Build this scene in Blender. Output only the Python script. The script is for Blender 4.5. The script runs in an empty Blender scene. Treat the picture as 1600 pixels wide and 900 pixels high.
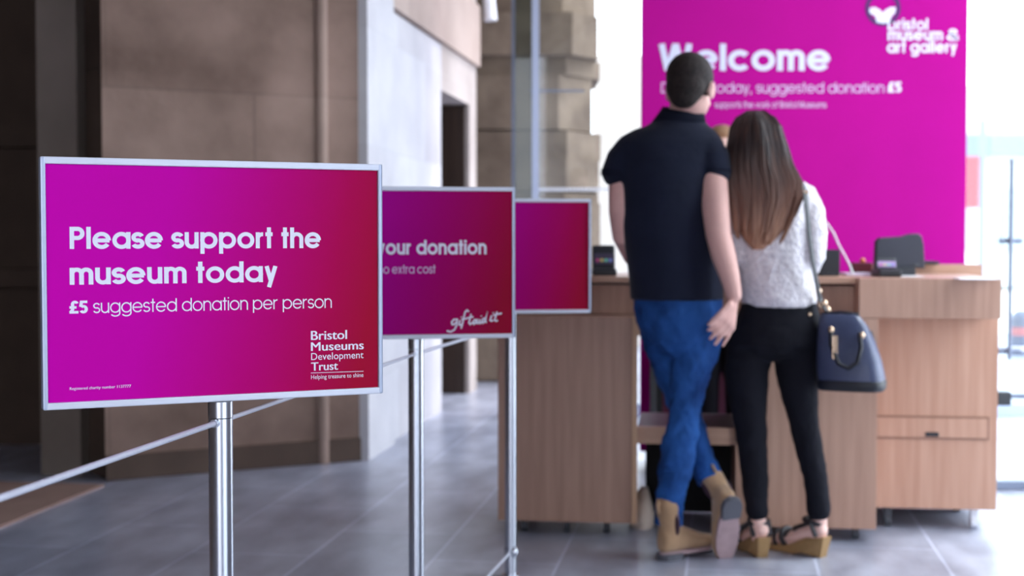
import bpy, bmesh, math, random
from mathutils import Vector, Matrix
random.seed(7)
C = bpy.context.scene.collection
SC = bpy.context.scene
R = math.radians
PI = math.pi

# ------------------------------------------------------------------ camera, world, lights, exposure
CAM_H = 1.179
FPX = 2200.0
TILT = math.atan(80.0 / FPX)
cam_d = bpy.data.cameras.new('camera')
cam = bpy.data.objects.new('camera', cam_d)
C.objects.link(cam)
cam.location = (0, 0, CAM_H)
cam.rotation_euler = (PI / 2 - TILT, 0, 0)
cam_d.sensor_width = 36.0
cam_d.lens = FPX / 1600.0 * 36.0
cam_d.clip_end = 500
cam_d.dof.use_dof = True
cam_d.dof.focus_distance = 2.33
cam_d.dof.aperture_fstop = 4.2
SC.camera = cam

wd = bpy.data.worlds.new('overcast_sky')
SC.world = wd
wd.use_nodes = True
bg = wd.node_tree.nodes['Background']
bg.inputs[0].default_value = (0.85, 0.885, 1.0, 1)
bg.inputs[1].default_value = 5.0

sun_d = bpy.data.lights.new('sun', 'SUN')
sun_d.energy = 2.2
sun_d.angle = R(12)
sun_d.color = (1, .98, .95)
sun = bpy.data.objects.new('sun', sun_d)
C.objects.link(sun)
sun.rotation_euler = Vector((-.72, -.12, -1.25)).to_track_quat('-Z', 'Y').to_euler()

win_d = bpy.data.lights.new('window_fill', 'AREA')  # area lamp added outside the right glazing to brighten the desk side
win_d.shape = 'RECTANGLE'; win_d.size = 2.1; win_d.size_y = 3.2
win_d.energy = 45; win_d.color = (.93, .95, 1.0)
win = bpy.data.objects.new('window_fill', win_d)
C.objects.link(win)
win.location = (2.52, 5.15, 1.85)
win.rotation_euler = Vector((-1, .15, -.12)).to_track_quat('-Z', 'Y').to_euler()

SC.view_settings.view_transform = 'Standard'
SC.view_settings.look = 'None'
SC.view_settings.gamma = 1
SC.view_settings.use_curve_mapping = False
SC.view_settings.exposure = 0.0
SC.cycles.use_denoising = True
SC.cycles.max_bounces = 10
SC.cycles.diffuse_bounces = 5
SC.cycles.transparent_max_bounces = 16
SC.cycles.sample_clamp_indirect = 8
SC.cycles.caustics_reflective = False
SC.cycles.caustics_refractive = False

# ------------------------------------------------------------------ where a point of the place lies
FWD = Vector((0, math.cos(TILT), -math.sin(TILT)))
UPV = Vector((0, math.sin(TILT), math.cos(TILT)))
EYE = Vector((0, 0, CAM_H))
def ray(px, py):
    return FWD + Vector((1, 0, 0)) * ((px - 800) / FPX) + UPV * ((450 - py) / FPX)
def P(px, py, Y):
    d = ray(px, py)
    return EYE + d * (Y / d.y)
def F(px, py, Z=0.0):
    d = ray(px, py)
    return EYE + d * ((Z - CAM_H) / d.z)
AXA = R(8.5)                                     # the hall's long axis, turned to the right of the view
AU = Vector((math.cos(AXA), -math.sin(AXA), 0))
AV = Vector((math.sin(AXA), math.cos(AXA), 0))

def lin(c):
    out = []
    for v in c[:3]:
        v = v / 255.0
        out.append(v / 12.92 if v <= .04045 else ((v + .055) / 1.055) ** 2.4)
    return (out[0], out[1], out[2], 1)

# ------------------------------------------------------------------ materials
def mat(name, col, rough=.6, metal=0.0, noise=0.0, nscale=8.0, stretch=(1, 1, 1), bump=0.0, bscale=60.0, spec=.5, col2=None, sheen=0, detail=4):
    m = bpy.data.materials.new(name)
    m.use_nodes = True
    nt = m.node_tree
    b = nt.nodes['Principled BSDF']
    c = lin(col)
    b.inputs['Base Color'].default_value = c
    b.inputs['Roughness'].default_value = rough
    b.inputs['Metallic'].default_value = metal
    b.inputs['Specular IOR Level'].default_value = spec
    if sheen:
        b.inputs['Sheen Weight'].default_value = sheen
    if noise or bump or col2:
        tc = nt.nodes.new('ShaderNodeTexCoord')
        mp = nt.nodes.new('ShaderNodeMapping')
        mp.inputs['Scale'].default_value = stretch
        nt.links.new(tc.outputs['Object'], mp.inputs[0])
        n = nt.nodes.new('ShaderNodeTexNoise')
        n.inputs['Scale'].default_value = nscale
        n.inputs['Detail'].default_value = detail
        nt.links.new(mp.outputs[0], n.inputs['Vector'])
        if noise or col2:
            r = nt.nodes.new('ShaderNodeValToRGB')
            r.color_ramp.elements[0].position = .3
            r.color_ramp.elements[1].position = .7
            if col2:
                r.color_ramp.elements[0].color = lin(col2)
                r.color_ramp.elements[1].color = c
            else:
                r.color_ramp.elements[0].color = tuple(v * (1 - noise) for v in c[:3]) + (1,)
                r.color_ramp.elements[1].color = tuple(min(1, v * (1 + noise)) for v in c[:3]) + (1,)
            nt.links.new(n.outputs['Fac'], r.inputs[0])
            nt.links.new(r.outputs[0], b.inputs['Base Color'])
        if bump:
            n2 = nt.nodes.new('ShaderNodeTexNoise')
            n2.inputs['Scale'].default_value = bscale
            n2.inputs['Detail'].default_value = 3
            nt.links.new(mp.outputs[0], n2.inputs['Vector'])
            bp = nt.nodes.new('ShaderNodeBump')
            bp.inputs['Strength'].default_value = bump
            bp.inputs['Distance'].default_value = .01
            nt.links.new(n2.outputs['Fac'], bp.inputs['Height'])
            nt.links.new(bp.outputs[0], b.inputs['Normal'])
    return m

def stone(name, col, col2, course=.42, block=1.1, along='X', joint=.8, off=0.0):
    """ashlar: mottled limestone with thin courses"""
    m = mat(name, col, rough=.85, col2=col2, nscale=2.2, bump=.35, bscale=14, spec=.2)
    nt = m.node_tree
    b = nt.nodes['Principled BSDF']
    geo = nt.nodes.new('ShaderNodeNewGeometry')
    sep = nt.nodes.new('ShaderNodeSeparateXYZ')
    nt.links.new(geo.outputs['Position'], sep.inputs[0])
    comb = nt.nodes.new('ShaderNodeCombineXYZ')
    nt.links.new(sep.outputs['X' if along == 'X' else 'Y'], comb.inputs[0])
    ad = nt.nodes.new('ShaderNodeMath'); ad.operation = 'ADD'; ad.inputs[1].default_value = off
    nt.links.new(sep.outputs['Z'], ad.inputs[0])
    nt.links.new(ad.outputs[0], comb.inputs[1])
    br = nt.nodes.new('ShaderNodeTexBrick')
    br.inputs['Scale'].default_value = 1
    br.inputs['Brick Width'].default_value = block
    br.inputs['Row Height'].default_value = course
    br.inputs['Mortar Size'].default_value = .006
    br.inputs['Mortar Smooth'].default_value = .3
    br.inputs['Color1'].default_value = (1, 1, 1, 1)
    br.inputs['Color2'].default_value = (.86, .84, .84, 1)
    br.inputs['Mortar'].default_value = (joint, joint, joint, 1)
    nt.links.new(comb.outputs[0], br.inputs['Vector'])
    mx = nt.nodes.new('ShaderNodeMix'); mx.data_type = 'RGBA'; mx.blend_type = 'MULTIPLY'
    mx.inputs[0].default_value = 1
    src = b.inputs['Base Color'].links[0].from_socket
    nt.links.new(src, mx.inputs[6])
    nt.links.new(br.outputs['Color'], mx.inputs[7])
    nt.links.new(mx.outputs[2], b.inputs['Base Color'])
    return m

def wood(name, col, col2, horizontal=False, rough=.42):
    st = (1.2, 14, 14) if horizontal else (14, 14, .7)
    m = mat(name, col, rough=rough, col2=col2, nscale=3.0, stretch=st, spec=.35, detail=6)
    return m

def glass_mat(name, tint=(.93, .97, .97), refl=.035):
    m = bpy.data.materials.new(name)
    m.use_nodes = True
    nt = m.node_tree
    nt.nodes.clear()
    o = nt.nodes.new('ShaderNodeOutputMaterial')
    t = nt.nodes.new('ShaderNodeBsdfTransparent'); t.inputs[0].default_value = tint + (1,)
    g = nt.nodes.new('ShaderNodeBsdfGlossy'); g.inputs['Roughness'].default_value = .02
    mx = nt.nodes.new('ShaderNodeMixShader'); mx.inputs[0].default_value = refl
    nt.links.new(t.outputs[0], mx.inputs[1]); nt.links.new(g.outputs[0], mx.inputs[2])
    nt.links.new(mx.outputs[0], o.inputs[0])
    return m

def poster_mat(name, stops, w, tilt=.25, h=.37):
    """printed artwork: a magenta to crimson blend across the sheet"""
    m = mat(name, (180, 0, 150), rough=.55, spec=.05)
    nt = m.node_tree
    b = nt.nodes['Principled BSDF']
    tc = nt.nodes.new('ShaderNodeTexCoord')
    sep = nt.nodes.new('ShaderNodeSeparateXYZ')
    nt.links.new(tc.outputs['Object'], sep.inputs[0])
    a = nt.nodes.new('ShaderNodeMath'); a.operation = 'MULTIPLY_ADD'
    a.inputs[1].default_value = 1.0 / w; a.inputs[2].default_value = .5
    nt.links.new(sep.outputs['X'], a.inputs[0])
    z = nt.nodes.new('ShaderNodeMath'); z.operation = 'MULTIPLY_ADD'
    z.inputs[1].default_value = -tilt / h
    nt.links.new(sep.outputs['Z'], z.inputs[0])
    nt.links.new(a.outputs[0], z.inputs[2])
    r = nt.nodes.new('ShaderNodeValToRGB')
    e = r.color_ramp.elements
    e[0].position = stops[0][0]; e[0].color = lin(stops[0][1])
    e[1].position = stops[-1][0]; e[1].color = lin(stops[-1][1])
    for p, c in stops[1:-1]:
        q = e.new(p); q.color = lin(c)
    nt.links.new(z.outputs[0], r.inputs[0])
    nt.links.new(r.outputs[0], b.inputs['Base Color'])
    return m

M = {}
M['stone_brown'] = stone('brown_limestone', (160, 136, 124), (116, 96, 86), .5, 1.3, 'X', .78, .1)
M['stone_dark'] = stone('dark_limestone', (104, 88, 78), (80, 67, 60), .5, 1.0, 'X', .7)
M['stone_pale'] = stone('pale_limestone', (206, 205, 208), (186, 185, 190), .62, 1.5, 'Y', .9, .2)
M['stone_band'] = stone('warm_limestone_band', (186, 168, 158), (168, 150, 140), 2.0, 1.2, 'Y', .85)
M['stone_arch'] = mat('arch_limestone', (136, 118, 102), rough=.9, col2=(98, 83, 72), nscale=3, bump=.5, bscale=12, spec=.2)
M['plaster'] = mat('ceiling_plaster', (150, 140, 134), rough=.9, noise=.05)
M['threshold'] = mat('threshold_stone', (150, 122, 112), rough=.8, noise=.1, nscale=5)
M['alu'] = mat('brushed_aluminium', (214, 218, 232), rough=.42, metal=.15, noise=.03, nscale=40, stretch=(1, 1, 30))
M['alu_edge'] = mat('aluminium_edge', (178, 188, 210), rough=.38, metal=.35)
M['steel'] = mat('satin_steel', (206, 210, 220), rough=.27, metal=1.0)
M['cord'] = mat('silver_cord', (214, 216, 230), rough=.5, metal=.05, bump=.4, bscale=300)
M['letter'] = mat('white_vinyl', (236, 236, 250), rough=.6, spec=.2)
M['letter_soft'] = mat('pale_print', (222, 196, 232), rough=.6, spec=.2)
M['purple'] = mat('dark_purple_print', (84, 46, 104), rough=.6, spec=.2)
M['magenta'] = mat('magenta_fabric', (184, 14, 140), rough=.8, noise=.03, nscale=3, spec=.08)
M['wood'] = wood('oak_veneer', (186, 148, 128), (168, 130, 112))
M['wood_h'] = wood('oak_veneer_across', (190, 152, 130), (172, 134, 114), True)
M['wood_edge'] = wood('oak_lipping', (214, 174, 140), (198, 158, 126))
M['wood_warm'] = wood('oak_veneer_warm', (194, 152, 130), (178, 134, 112))
M['groove'] = mat('shadow_gap', (140, 104, 88), rough=.8)
M['shelf_top'] = mat('grey_laminate', (96, 92, 96), rough=.5)
M['black'] = mat('black_plastic', (26, 28, 36), rough=.45, noise=.1, nscale=20)
M['black_matt'] = mat('black_matt', (16, 16, 20), rough=.8)
M['charcoal'] = mat('charcoal_casing', (40, 42, 56), rough=.55, noise=.08, nscale=12)
M['rubber'] = mat('grey_rubber', (70, 72, 78), rough=.7)
M['white_plastic'] = mat('white_plastic', (230, 230, 236), rough=.45)
M['paper'] = mat('paper', (226, 214, 238), rough=.7)
M['glass'] = glass_mat('clear_glass')
M['glass_fin'] = glass_mat('grey_green_glass', (.62, .68, .66), .03)
M['paving'] = mat('pale_paving', (214, 212, 208), rough=.9, noise=.04, nscale=1.0)
M['facade'] = mat('pale_facade', (206, 210, 214), rough=.9)
M['blueband'] = mat('blue_grey_cladding', (110, 126, 156), rough=.7)
M['redsign'] = mat('red_enamel', (180, 60, 70), rough=.6)
M['postgrey'] = mat('grey_painted_steel', (120, 130, 150), rough=.5)
M['tape'] = mat('frosted_film', (240, 242, 246), rough=.8)

# ------------------------------------------------------------------ mesh helpers
class MB:
    def __init__(s):
        s.bm = bmesh.new()
    def box(s, c, size, rz=0.0, bev=0.0, mtx=None):
        m = Matrix.Translation(Vector(c)) @ Matrix.Rotation(rz, 4, 'Z')
        if mtx is not None:
            m = mtx @ m
        m = m @ Matrix.Diagonal((size[0], size[1], size[2], 1))
        r = bmesh.ops.create_cube(s.bm, size=1.0, matrix=m)
        if bev:
            es = list({e for v in r['verts'] for e in v.link_edges})
            bmesh.ops.bevel(s.bm, geom=es, offset=bev, segments=2, profile=.6, affect='EDGES')
        return s
    def prism(s, pts, z0, z1):
        lo = [s.bm.verts.new((p[0], p[1], z0)) for p in pts]
        hi = [s.bm.verts.new((p[0], p[1], z1)) for p in pts]
        n = len(pts)
        s.bm.faces.new(hi); s.bm.faces.new(list(reversed(lo)))
        for i in range(n):
            s.bm.faces.new((lo[i], lo[(i + 1) % n], hi[(i + 1) % n], hi[i]))
        bmesh.ops.recalc_face_normals(s.bm, faces=s.bm.faces[:])
        return s
    def rings(s, rings, cap=True):
        vs = [[s.bm.verts.new(p) for p in r] for r in rings]
        n = len(rings[0])
        for a, b in zip(vs[:-1], vs[1:]):
            for i in range(n):
                s.bm.faces.new((a[i], a[(i + 1) % n], b[(i + 1) % n], b[i]))
        if cap:
            s.bm.faces.new(list(reversed(vs[0]))); s.bm.faces.new(vs[-1])
        return s
    def ells(s, data, n=28, power=1.0):
        """stacked horizontal ellipses: (centre, rx, ry, rz)"""
        rr = []
        for d in data:
            c, rx, ry = d[0], d[1], d[2]
            rz = d[3] if len(d) > 3 else 0
            ring = []
            for i in range(n):
                a = 2 * PI * i / n
                x, y = math.cos(a), math.sin(a)
                if power != 1.0:
                    x = math.copysign(abs(x) ** power, x); y = math.copysign(abs(y) ** power, y)
                x *= rx; y *= ry
                ring.append(Vector((c[0] + x * math.cos(rz) - y * math.sin(rz), c[1] + x * math.sin(rz) + y * math.cos(rz), c[2])))
            rr.append(ring)
        s.rings(rr)
        bmesh.ops.recalc_face_normals(s.bm, faces=s.bm.faces[:])
        return s
    def tube(s, pts, rad, n=12, flat=None):
        """round (or flattened) tube along a path, rounded ends"""
        pts = [Vector(p) for p in pts]
        if not isinstance(rad, (list, tuple)):
            rad = [rad] * len(pts)
        rr = []
        prev = None
        for i, p in enumerate(pts):
            t = (pts[min(i + 1, len(pts) - 1)] - pts[max(i - 1, 0)])
            t = t.normalized() if t.length > 1e-9 else Vector((0, 0, 1))
            if prev is None:
                a = Vector((0, 1, 0)) if abs(t.y) < .9 else Vector((1, 0, 0))
                if flat is not None:
                    a = Vector(flat)
                x = (a - t * a.dot(t)).normalized()
            else:
                x = (prev - t * prev.dot(t)).normalized()
            prev = x
            y = t.cross(x)
            k = 1.0
            if flat is not None:
                k = s.flatk
            ring = lambda q, f: [q + (x * math.cos(2 * PI * j / n) * k + y * math.sin(2 * PI * j / n)) * f for j in range(n)]
            if i == 0:
                rr.append(ring(p - t * rad[0] * .85, rad[0] * .45)); rr.append(ring(p - t * rad[0] * .5, rad[0] * .85))
            rr.append(ring(p, rad[i]))
            if i == len(pts) - 1:
                rr.append(ring(p + t * rad[i] * .5, rad[i] * .85)); rr.append(ring(p + t * rad[i] * .85, rad[i] * .45))
        s.rings(rr)
        bmesh.ops.recalc_face_normals(s.bm, faces=s.bm.faces[:])
        return s
    flatk = .6
    def cyl(s, p0, p1, r0, r1=None, n=24):
        r1 = r0 if r1 is None else r1
        p0, p1 = Vector(p0), Vector(p1)
        t = (p1 - p0).normalized()
        a = Vector((1, 0, 0)) if abs(t.x) < .9 else Vector((0, 1, 0))
        x = (a - t * a.dot(t)).normalized(); y = t.cross(x)
        s.rings([[p + (x * math.cos(2 * PI * j / n) + y * math.sin(2 * PI * j / n)) * r for j in range(n)] for p, r in ((p0, r0), (p1, r1))])
        bmesh.ops.recalc_face_normals(s.bm, faces=s.bm.faces[:])
        return s
    def ball(s, c, r, mtx=None):
        if not isinstance(r, (list, tuple)):
            r = (r, r, r)
        m = Matrix.Translation(Vector(c))
        if mtx is not None:
            m = m @ mtx
        bmesh.ops.create_uvsphere(s.bm, u_segments=20, v_segments=14, radius=1, matrix=m @ Matrix.Diagonal((r[0], r[1], r[2], 1)))
        return s
    def poly(s, pts, thick=None):
        vs = [s.bm.verts.new(p) for p in pts]
        s.bm.faces.new(vs)
        return s
    def build(s, name, m, parent=None, smooth=False, remesh=0.0, relax=0, tf=None):
        me = bpy.data.meshes.new(name)
        s.bm.to_mesh(me); s.bm.free()
        if tf is not None:
            me.transform(tf)
        o = bpy.data.objects.new(name, me)
        C.objects.link(o)
        if remesh:
            md = o.modifiers.new('r', 'REMESH'); md.mode = 'VOXEL'; md.voxel_size = remesh
            if relax:
                sm = o.modifiers.new('s', 'SMOOTH'); sm.iterations = relax; sm.factor = .5
            dg = bpy.context.evaluated_depsgraph_get()
            ev = o.evaluated_get(dg)
            me2 = bpy.data.meshes.new_from_object(ev, depsgraph=dg)
            o.modifiers.clear()
            o.data = me2
            bpy.data.meshes.remove(me)
            me = me2
            me.name = name
        me.materials.clear()
        me.materials.append(m)
        if smooth:
            for p in me.polygons:
                p.use_smooth = True
            if not remesh:
                try:
                    me.set_sharp_from_angle(angle=R(40))
                except Exception:
                    pass
        if parent is not None:
            o.parent = parent
            if parent.get('_world'):
                o.matrix_parent_inverse = (Matrix.Translation(parent.location) @ parent.rotation_euler.to_matrix().to_4x4()).inverted()
        return o

def tag(o, label, cat, group=None):
    o['label'] = label; o['category'] = cat
    if group:
        o['group'] = group
    return o
def thing(name, label, cat, loc, rz=0.0, group=None, world=True):
    """an Empty at the thing's base; with world=True its parts are given in the place's own coordinates"""
    o = bpy.data.objects.new(name, None)
    C.objects.link(o)
    o.location = Vector(loc); o.rotation_euler = (0, 0, rz)
    o.empty_display_size = .1
    tag(o, label, cat, group)
    if world:
        o['_world'] = 1
    return o
def struct(o):
    o['kind'] = 'structure'
    return o

# ------------------------------------------------------------------ geometric sans lettering drawn as strokes
XH, CAPH, DESC = .765, 1.0, -.25
def arc(cx, cy, rx, ry, a0, a1, n=None):
    n = n or max(6, int(abs(a1 - a0) / 9))
    return [(cx + rx * math.cos(R(a0 + (a1 - a0) * i / n)), cy + ry * math.sin(R(a0 + (a1 - a0) * i / n))) for i in range(n + 1)]
def glyph(ch, w):
    h = w / 2; Rr = XH / 2; r = Rr - h + .008; cy = Rr
    if ch == ' ': return [], .26
    if ch == 'o': return [arc(Rr, cy, r, r, 0, 360)], 2 * Rr
    if ch == 'a': return [arc(Rr, cy, r, r, 0, 360), [(2 * Rr - h, 0), (2 * Rr - h, XH)]], 2 * Rr
    if ch == 'd': return [arc(Rr, cy, r, r, 0, 360), [(2 * Rr - h, 0), (2 * Rr - h, CAPH)]], 2 * Rr
    if ch == 'b': return [arc(Rr, cy, r, r, 0, 360), [(h, 0), (h, CAPH)]], 2 * Rr
    if ch == 'p': return [arc(Rr, cy, r, r, 0, 360), [(h, DESC), (h, XH)]], 2 * Rr
    if ch == 'g': return [arc(Rr, cy, r, r, 0, 360), [(2 * Rr - h, XH), (2 * Rr - h, 0)] + arc(Rr, 0, r, .27 - h * .5, 0, -150)], 2 * Rr
    if ch == 'e': return [arc(Rr, cy, r, r, 0, 325), [(h * .6, cy), (2 * Rr - h * .6, cy)]], 2 * Rr
    if ch == 'c': return [arc(Rr, cy, r, r, 42, 318)], 2 * Rr - .06
    if ch == 's':
        rx = .235 - h * .55; ry = (XH - w) / 4 + .004
        return [arc(.24, XH - h - ry, rx, ry, 20, 270) [:-1] + arc(.24, h + ry, rx * 1.06, ry, 90, -160)], .48
    if ch in 'un':
        W = .62; rx = W / 2 - h
        if ch == 'u': return [[(h, XH)] + arc(W / 2, rx + h - .008, rx, rx, 180, 360) + [(W - h, XH)], [(W - h, 0), (W - h, XH)]], W
        return [[(h, 0), (h, XH)], [(h, 0)] + arc(W / 2, XH - rx - h + .008, rx, rx, 180, 0) + [(W - h, 0)]], W
    if ch == 'h':
        W = .62; rx = W / 2 - h
        return [[(h, 0), (h, CAPH)], [(h, 0)] + arc(W / 2, XH - rx - h + .008, rx, rx, 180, 0) + [(W - h, 0)]], W
    if ch == 'm':
        W = .52 + w * .2; rx = W / 2 - h
        a = [(h, 0)] + arc(W / 2, XH - rx - h + .008, rx, rx, 180, 0) + [(W - h, 0)]
        return [[(h, 0), (h, XH)], a, [(x + W - w, y) for x, y in a]], 2 * W - w
    if ch == 'r': return [[(h, 0), (h, XH)], [(h, XH - .34)] + arc(.32, XH - .30, .32 - h, .30 - h, 180, 85)], .37
    if ch == 't': return [[(.17, 0), (.17, CAPH)], [(0, XH - h), (.34, XH - h)]], .34
    if ch == 'f': return [[(.15, 0), (.15, .8)] + arc(.33, .8, .18, .2 - h, 180, 90), [(0, XH - h), (.34, XH - h)]], .34
    if ch == 'l': return [[(h, 0), (h, CAPH)]], w
    if ch == 'i': return [[(h, 0), (h, XH)], [(h, CAPH - w * .9), (h, CAPH)]], w
    if ch == 'v': return [[(h, XH), (.28, 0)], [(.56 - h, XH), (.28, 0)]], .56
    if ch == 'y': return [[(h, XH), (.28, .04)], [(.57 - h, XH), (.19, DESC)]], .57
    if ch == 'x': return [[(h, XH), (.54 - h, 0)], [(h, 0), (.54 - h, XH)]], .54
    if ch == 'k': return [[(h, 0), (h, CAPH)], [(h, .28), (.46, XH)], [(.2, .4), (.5, 0)]], .52
    if ch == 'w': return [[(h, XH), (.23, 0), (.43, XH), (.63, 0), (.86 - h, XH)]], .86
    if ch == 'W': return [[(h, CAPH), (.3, 0)], [(.3, 0), (.56, CAPH)], [(.56, CAPH), (.82, 0)], [(.82, 0), (1.12 - h, CAPH)]], 1.12
    if ch == 'P': return [[(h, 0), (h, CAPH)], [(h, CAPH - h), (.3, CAPH - h)] + arc(.33, .72 - h * .2, .29 - h, .28 - h * .8, 90, -90) + [(h, .44 + h * .6)]], .62
    if ch == 'R': return [[(h, 0), (h, CAPH)], [(h, CAPH - h), (.3, CAPH - h)] + arc(.33, .72, .27 - h, .28 - h, 90, -90) + [(h, .44 + h)], [(.3, .46), (.56, 0)]], .6
    if ch == 'B': return [[(h, 0), (h, CAPH)], [(h, CAPH - h), (.28, CAPH - h)] + arc(.3, .75, .24 - h, .25 - h, 90, -90) + [(h, .5)], [(.28, .5)] + arc(.32, .26, .28 - h, .26 - h, 90, -90) + [(h, h)]], .6
    if ch == 'M': return [[(h, 0), (h, CAPH)], [(h, CAPH), (.43, .1)], [(.43, .1), (.86 - h, CAPH)], [(.86 - h, CAPH), (.86 - h, 0)]], .86
    if ch == 'D': return [[(h, 0), (h, CAPH)], [(h, CAPH - h), (.26, CAPH - h)] + arc(.26, .5, .48 - h, .5 - h, 90, -90) + [(h, h)]], .74
    if ch == '1': return [[(.2, 0), (.2, CAPH)], [(.2, CAPH - h), (.02, CAPH - .2)]], .34
    if ch == '3': return [arc(.26, .74, .22 - h, .26 - h, 150, -90) + arc(.26, .26, .25 - h, .26 - h, 90, -150)], .52
    if ch == '7': return [[(0, CAPH - h), (.5 - h, CAPH - h), (.18, 0)]], .5
    if ch == '5': return [[(.5, CAPH - h), (.14, CAPH - h), (.09, .52)], arc(.26, .33, .27 - h, .33 - h, 140, -150)], .56
    if ch == '£': return [arc(.36, .74, .2 - h * .6, .26 - h, 15, 180) + [(.16 + h * .6, .3), (.08, h)], [(.02, h), (.58, h)], [(.02, .48), (.46, .48)]], .6
    if ch == ',': return [[(.12, .12), (.04, -.14)]], .18
    if ch == '&': return [[(.62, 0), (.2, .62)] + arc(.32, .78, .16, .18, 200, -20) + [(.44, .66), (.14, .42)] + arc(.26, .24, .22, .2, 140, 300) + [(.6, .44)]], .66
    raise ValueError(ch)
def strip(pts, w):
    """outline quads of a stroke of constant width"""
    out = []
    n = len(pts)
    closed = n > 3 and abs(pts[0][0] - pts[-1][0]) < 1e-6 and abs(pts[0][1] - pts[-1][1]) < 1e-6
    L, Rt = [], []
    for i in range(n):
        if closed:
            a = pts[(i - 1) % (n - 1)] if i > 0 else pts[n - 2]
            b = pts[(i + 1) % (n - 1)] if i < n - 1 else pts[1]
        else:
            a = pts[max(i - 1, 0)]; b = pts[min(i + 1, n - 1)]
        d1 = Vector((pts[i][0] - a[0], pts[i][1] - a[1])); d2 = Vector((b[0] - pts[i][0], b[1] - pts[i][1]))
        if d1.length < 1e-9: d1 = d2.copy()
        if d2.length < 1e-9: d2 = d1.copy()
        d1.normalize(); d2.normalize()
        t = (d1 + d2)
        t = t.normalized() if t.length > 1e-6 else d1
        k = min(2.2, 1 / max(.3, t.dot(d1)))
        nx, ny = -t.y * w / 2 * k, t.x * w / 2 * k
        L.append((pts[i][0] + nx, pts[i][1] + ny)); Rt.append((pts[i][0] - nx, pts[i][1] - ny))
    for i in range(n - 1):
        out.append((L[i], Rt[i], Rt[i + 1], L[i + 1]))
    return out
def text_quads(txt, w, track=.075):
    x = 0; q = []
    for ch in txt:
        st, adv = glyph(ch, w)
        for si, s_ in enumerate(st):
            for quad in strip(s_, w):
                q.append([(p[0] + x, p[1], si) for p in quad])
        x += adv + track
    return q, x - track

class Board:
    """an upright board: local x to the right, z up, -y towards the viewer"""
    def __init__(s, origin, ang):
        s.o = Vector(origin); s.ang = ang
        s.x = Vector((math.cos(ang), math.sin(ang), 0)); s.n = Vector((math.sin(ang), -math.cos(ang), 0))
    def uv(s, px, py, off=0.0):
        d = ray(px, py)
        t = (s.o + s.n * off - EYE).dot(s.n) / d.dot(s.n)
        q = EYE + d * t - s.o
        return q.dot(s.x), q.z
    def line(s, txt, w, left, right, capx, m, parent, y, name='lettering', prefix='', wbold=None, track=.075):
        """left/right: baseline ends as seen; capx: cap height as seen at the left end"""
        u0, v0 = s.uv(*left); u1, v1 = s.uv(*right)
        _, vt = s.uv(left[0], left[1] - capx)
        k = vt - v0
        q, wd_ = text_quads(txt, w, track)
        kx = (u1 - u0) / wd_
        b = MB()
        allq = [(quad, 0) for quad in q]
        if prefix:
            q2, w2 = text_quads(prefix, w, track)
            allq += [(quad, -(w2 + track)) for quad in q2]
        vb = (v0 + v1) / 2
        for quad, dx in allq:
            b.poly([(u0 + (p[0] + dx) * kx, y - p[2] * .00012, vb + p[1] * k) for p in quad])
        return b.build(name, m, parent)
    def strokes(s, lines, wpx, m, parent, y, name='lettering'):
        b = MB()
        for li, ln in enumerate(lines):
            pts = [s.uv(*p) for p in ln]
            wm = wpx * (s.o.y / FPX)
            for quad in strip(pts, wm):
                b.poly([(p[0], y - (li % 4) * .00012, p[1]) for p in quad])
        return b.build(name, m, parent)
    def fonttext(s, txt, left, right, cap_px, m, parent, y, bold=0.0, name='lettering'):
        cu = bpy.data.curves.new('t', 'FONT'); cu.body = txt; cu.size = 1; cu.offset = 0.0; cu.resolution_u = 4
        o = bpy.data.objects.new('t', cu); C.objects.link(o)
        dg = bpy.context.evaluated_depsgraph_get()
        me = bpy.data.meshes.new_from_object(o.evaluated_get(dg), depsgraph=dg)
        bpy.data.objects.remove(o); bpy.data.curves.remove(cu)
        xs = [v.co.x for v in me.vertices]
        u0, v0 = s.uv(*left); u1, v1 = s.uv(*right); _, vt = s.uv(left[0], left[1] - cap_px)
        kx = (u1 - u0) / (max(xs) - min(xs)); kz = (vt - v0) / .729
        x0 = min(xs); vb = (v0 + v1) / 2
        for v in me.vertices:
            v.co = Vector((u0 + (v.co.x - x0) * kx, y, vb + v.co.y * kz))
        me.materials.clear(); me.materials.append(m)
        me.name = name
        if bold > 0.004:
            b2_ = bmesh.new()
            for i, dx in enumerate((-bold, 0, bold)):
                n0 = len(b2_.verts)
                b2_.from_mesh(me)
                b2_.verts.ensure_lookup_table()
                for v in b2_.verts[n0:]:
                    v.co.x += dx * kz * 1.6; v.co.y -= i * .0001
            b2_.to_mesh(me); b2_.free()
        ob = bpy.data.objects.new(name, me); C.objects.link(ob); ob.parent = parent
        return ob

# ================================================================== THE SETTING
def col_on(o, d, px):
    """point along a floor line seen in image column px"""
    m = (px - 800) / FPX
    t = (m * o.y - o.x) / (d.x - m * d.y)
    return o + d * t
A_ = F(165, 751); B_ = F(562, 719)
N_ = col_on(B_, AV, 687); E_ = col_on(B_, AV, 731); D_ = col_on(B_, AV, 742)
XR = lambda y: 2.42 + .149 * (y - 6.4)

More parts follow.
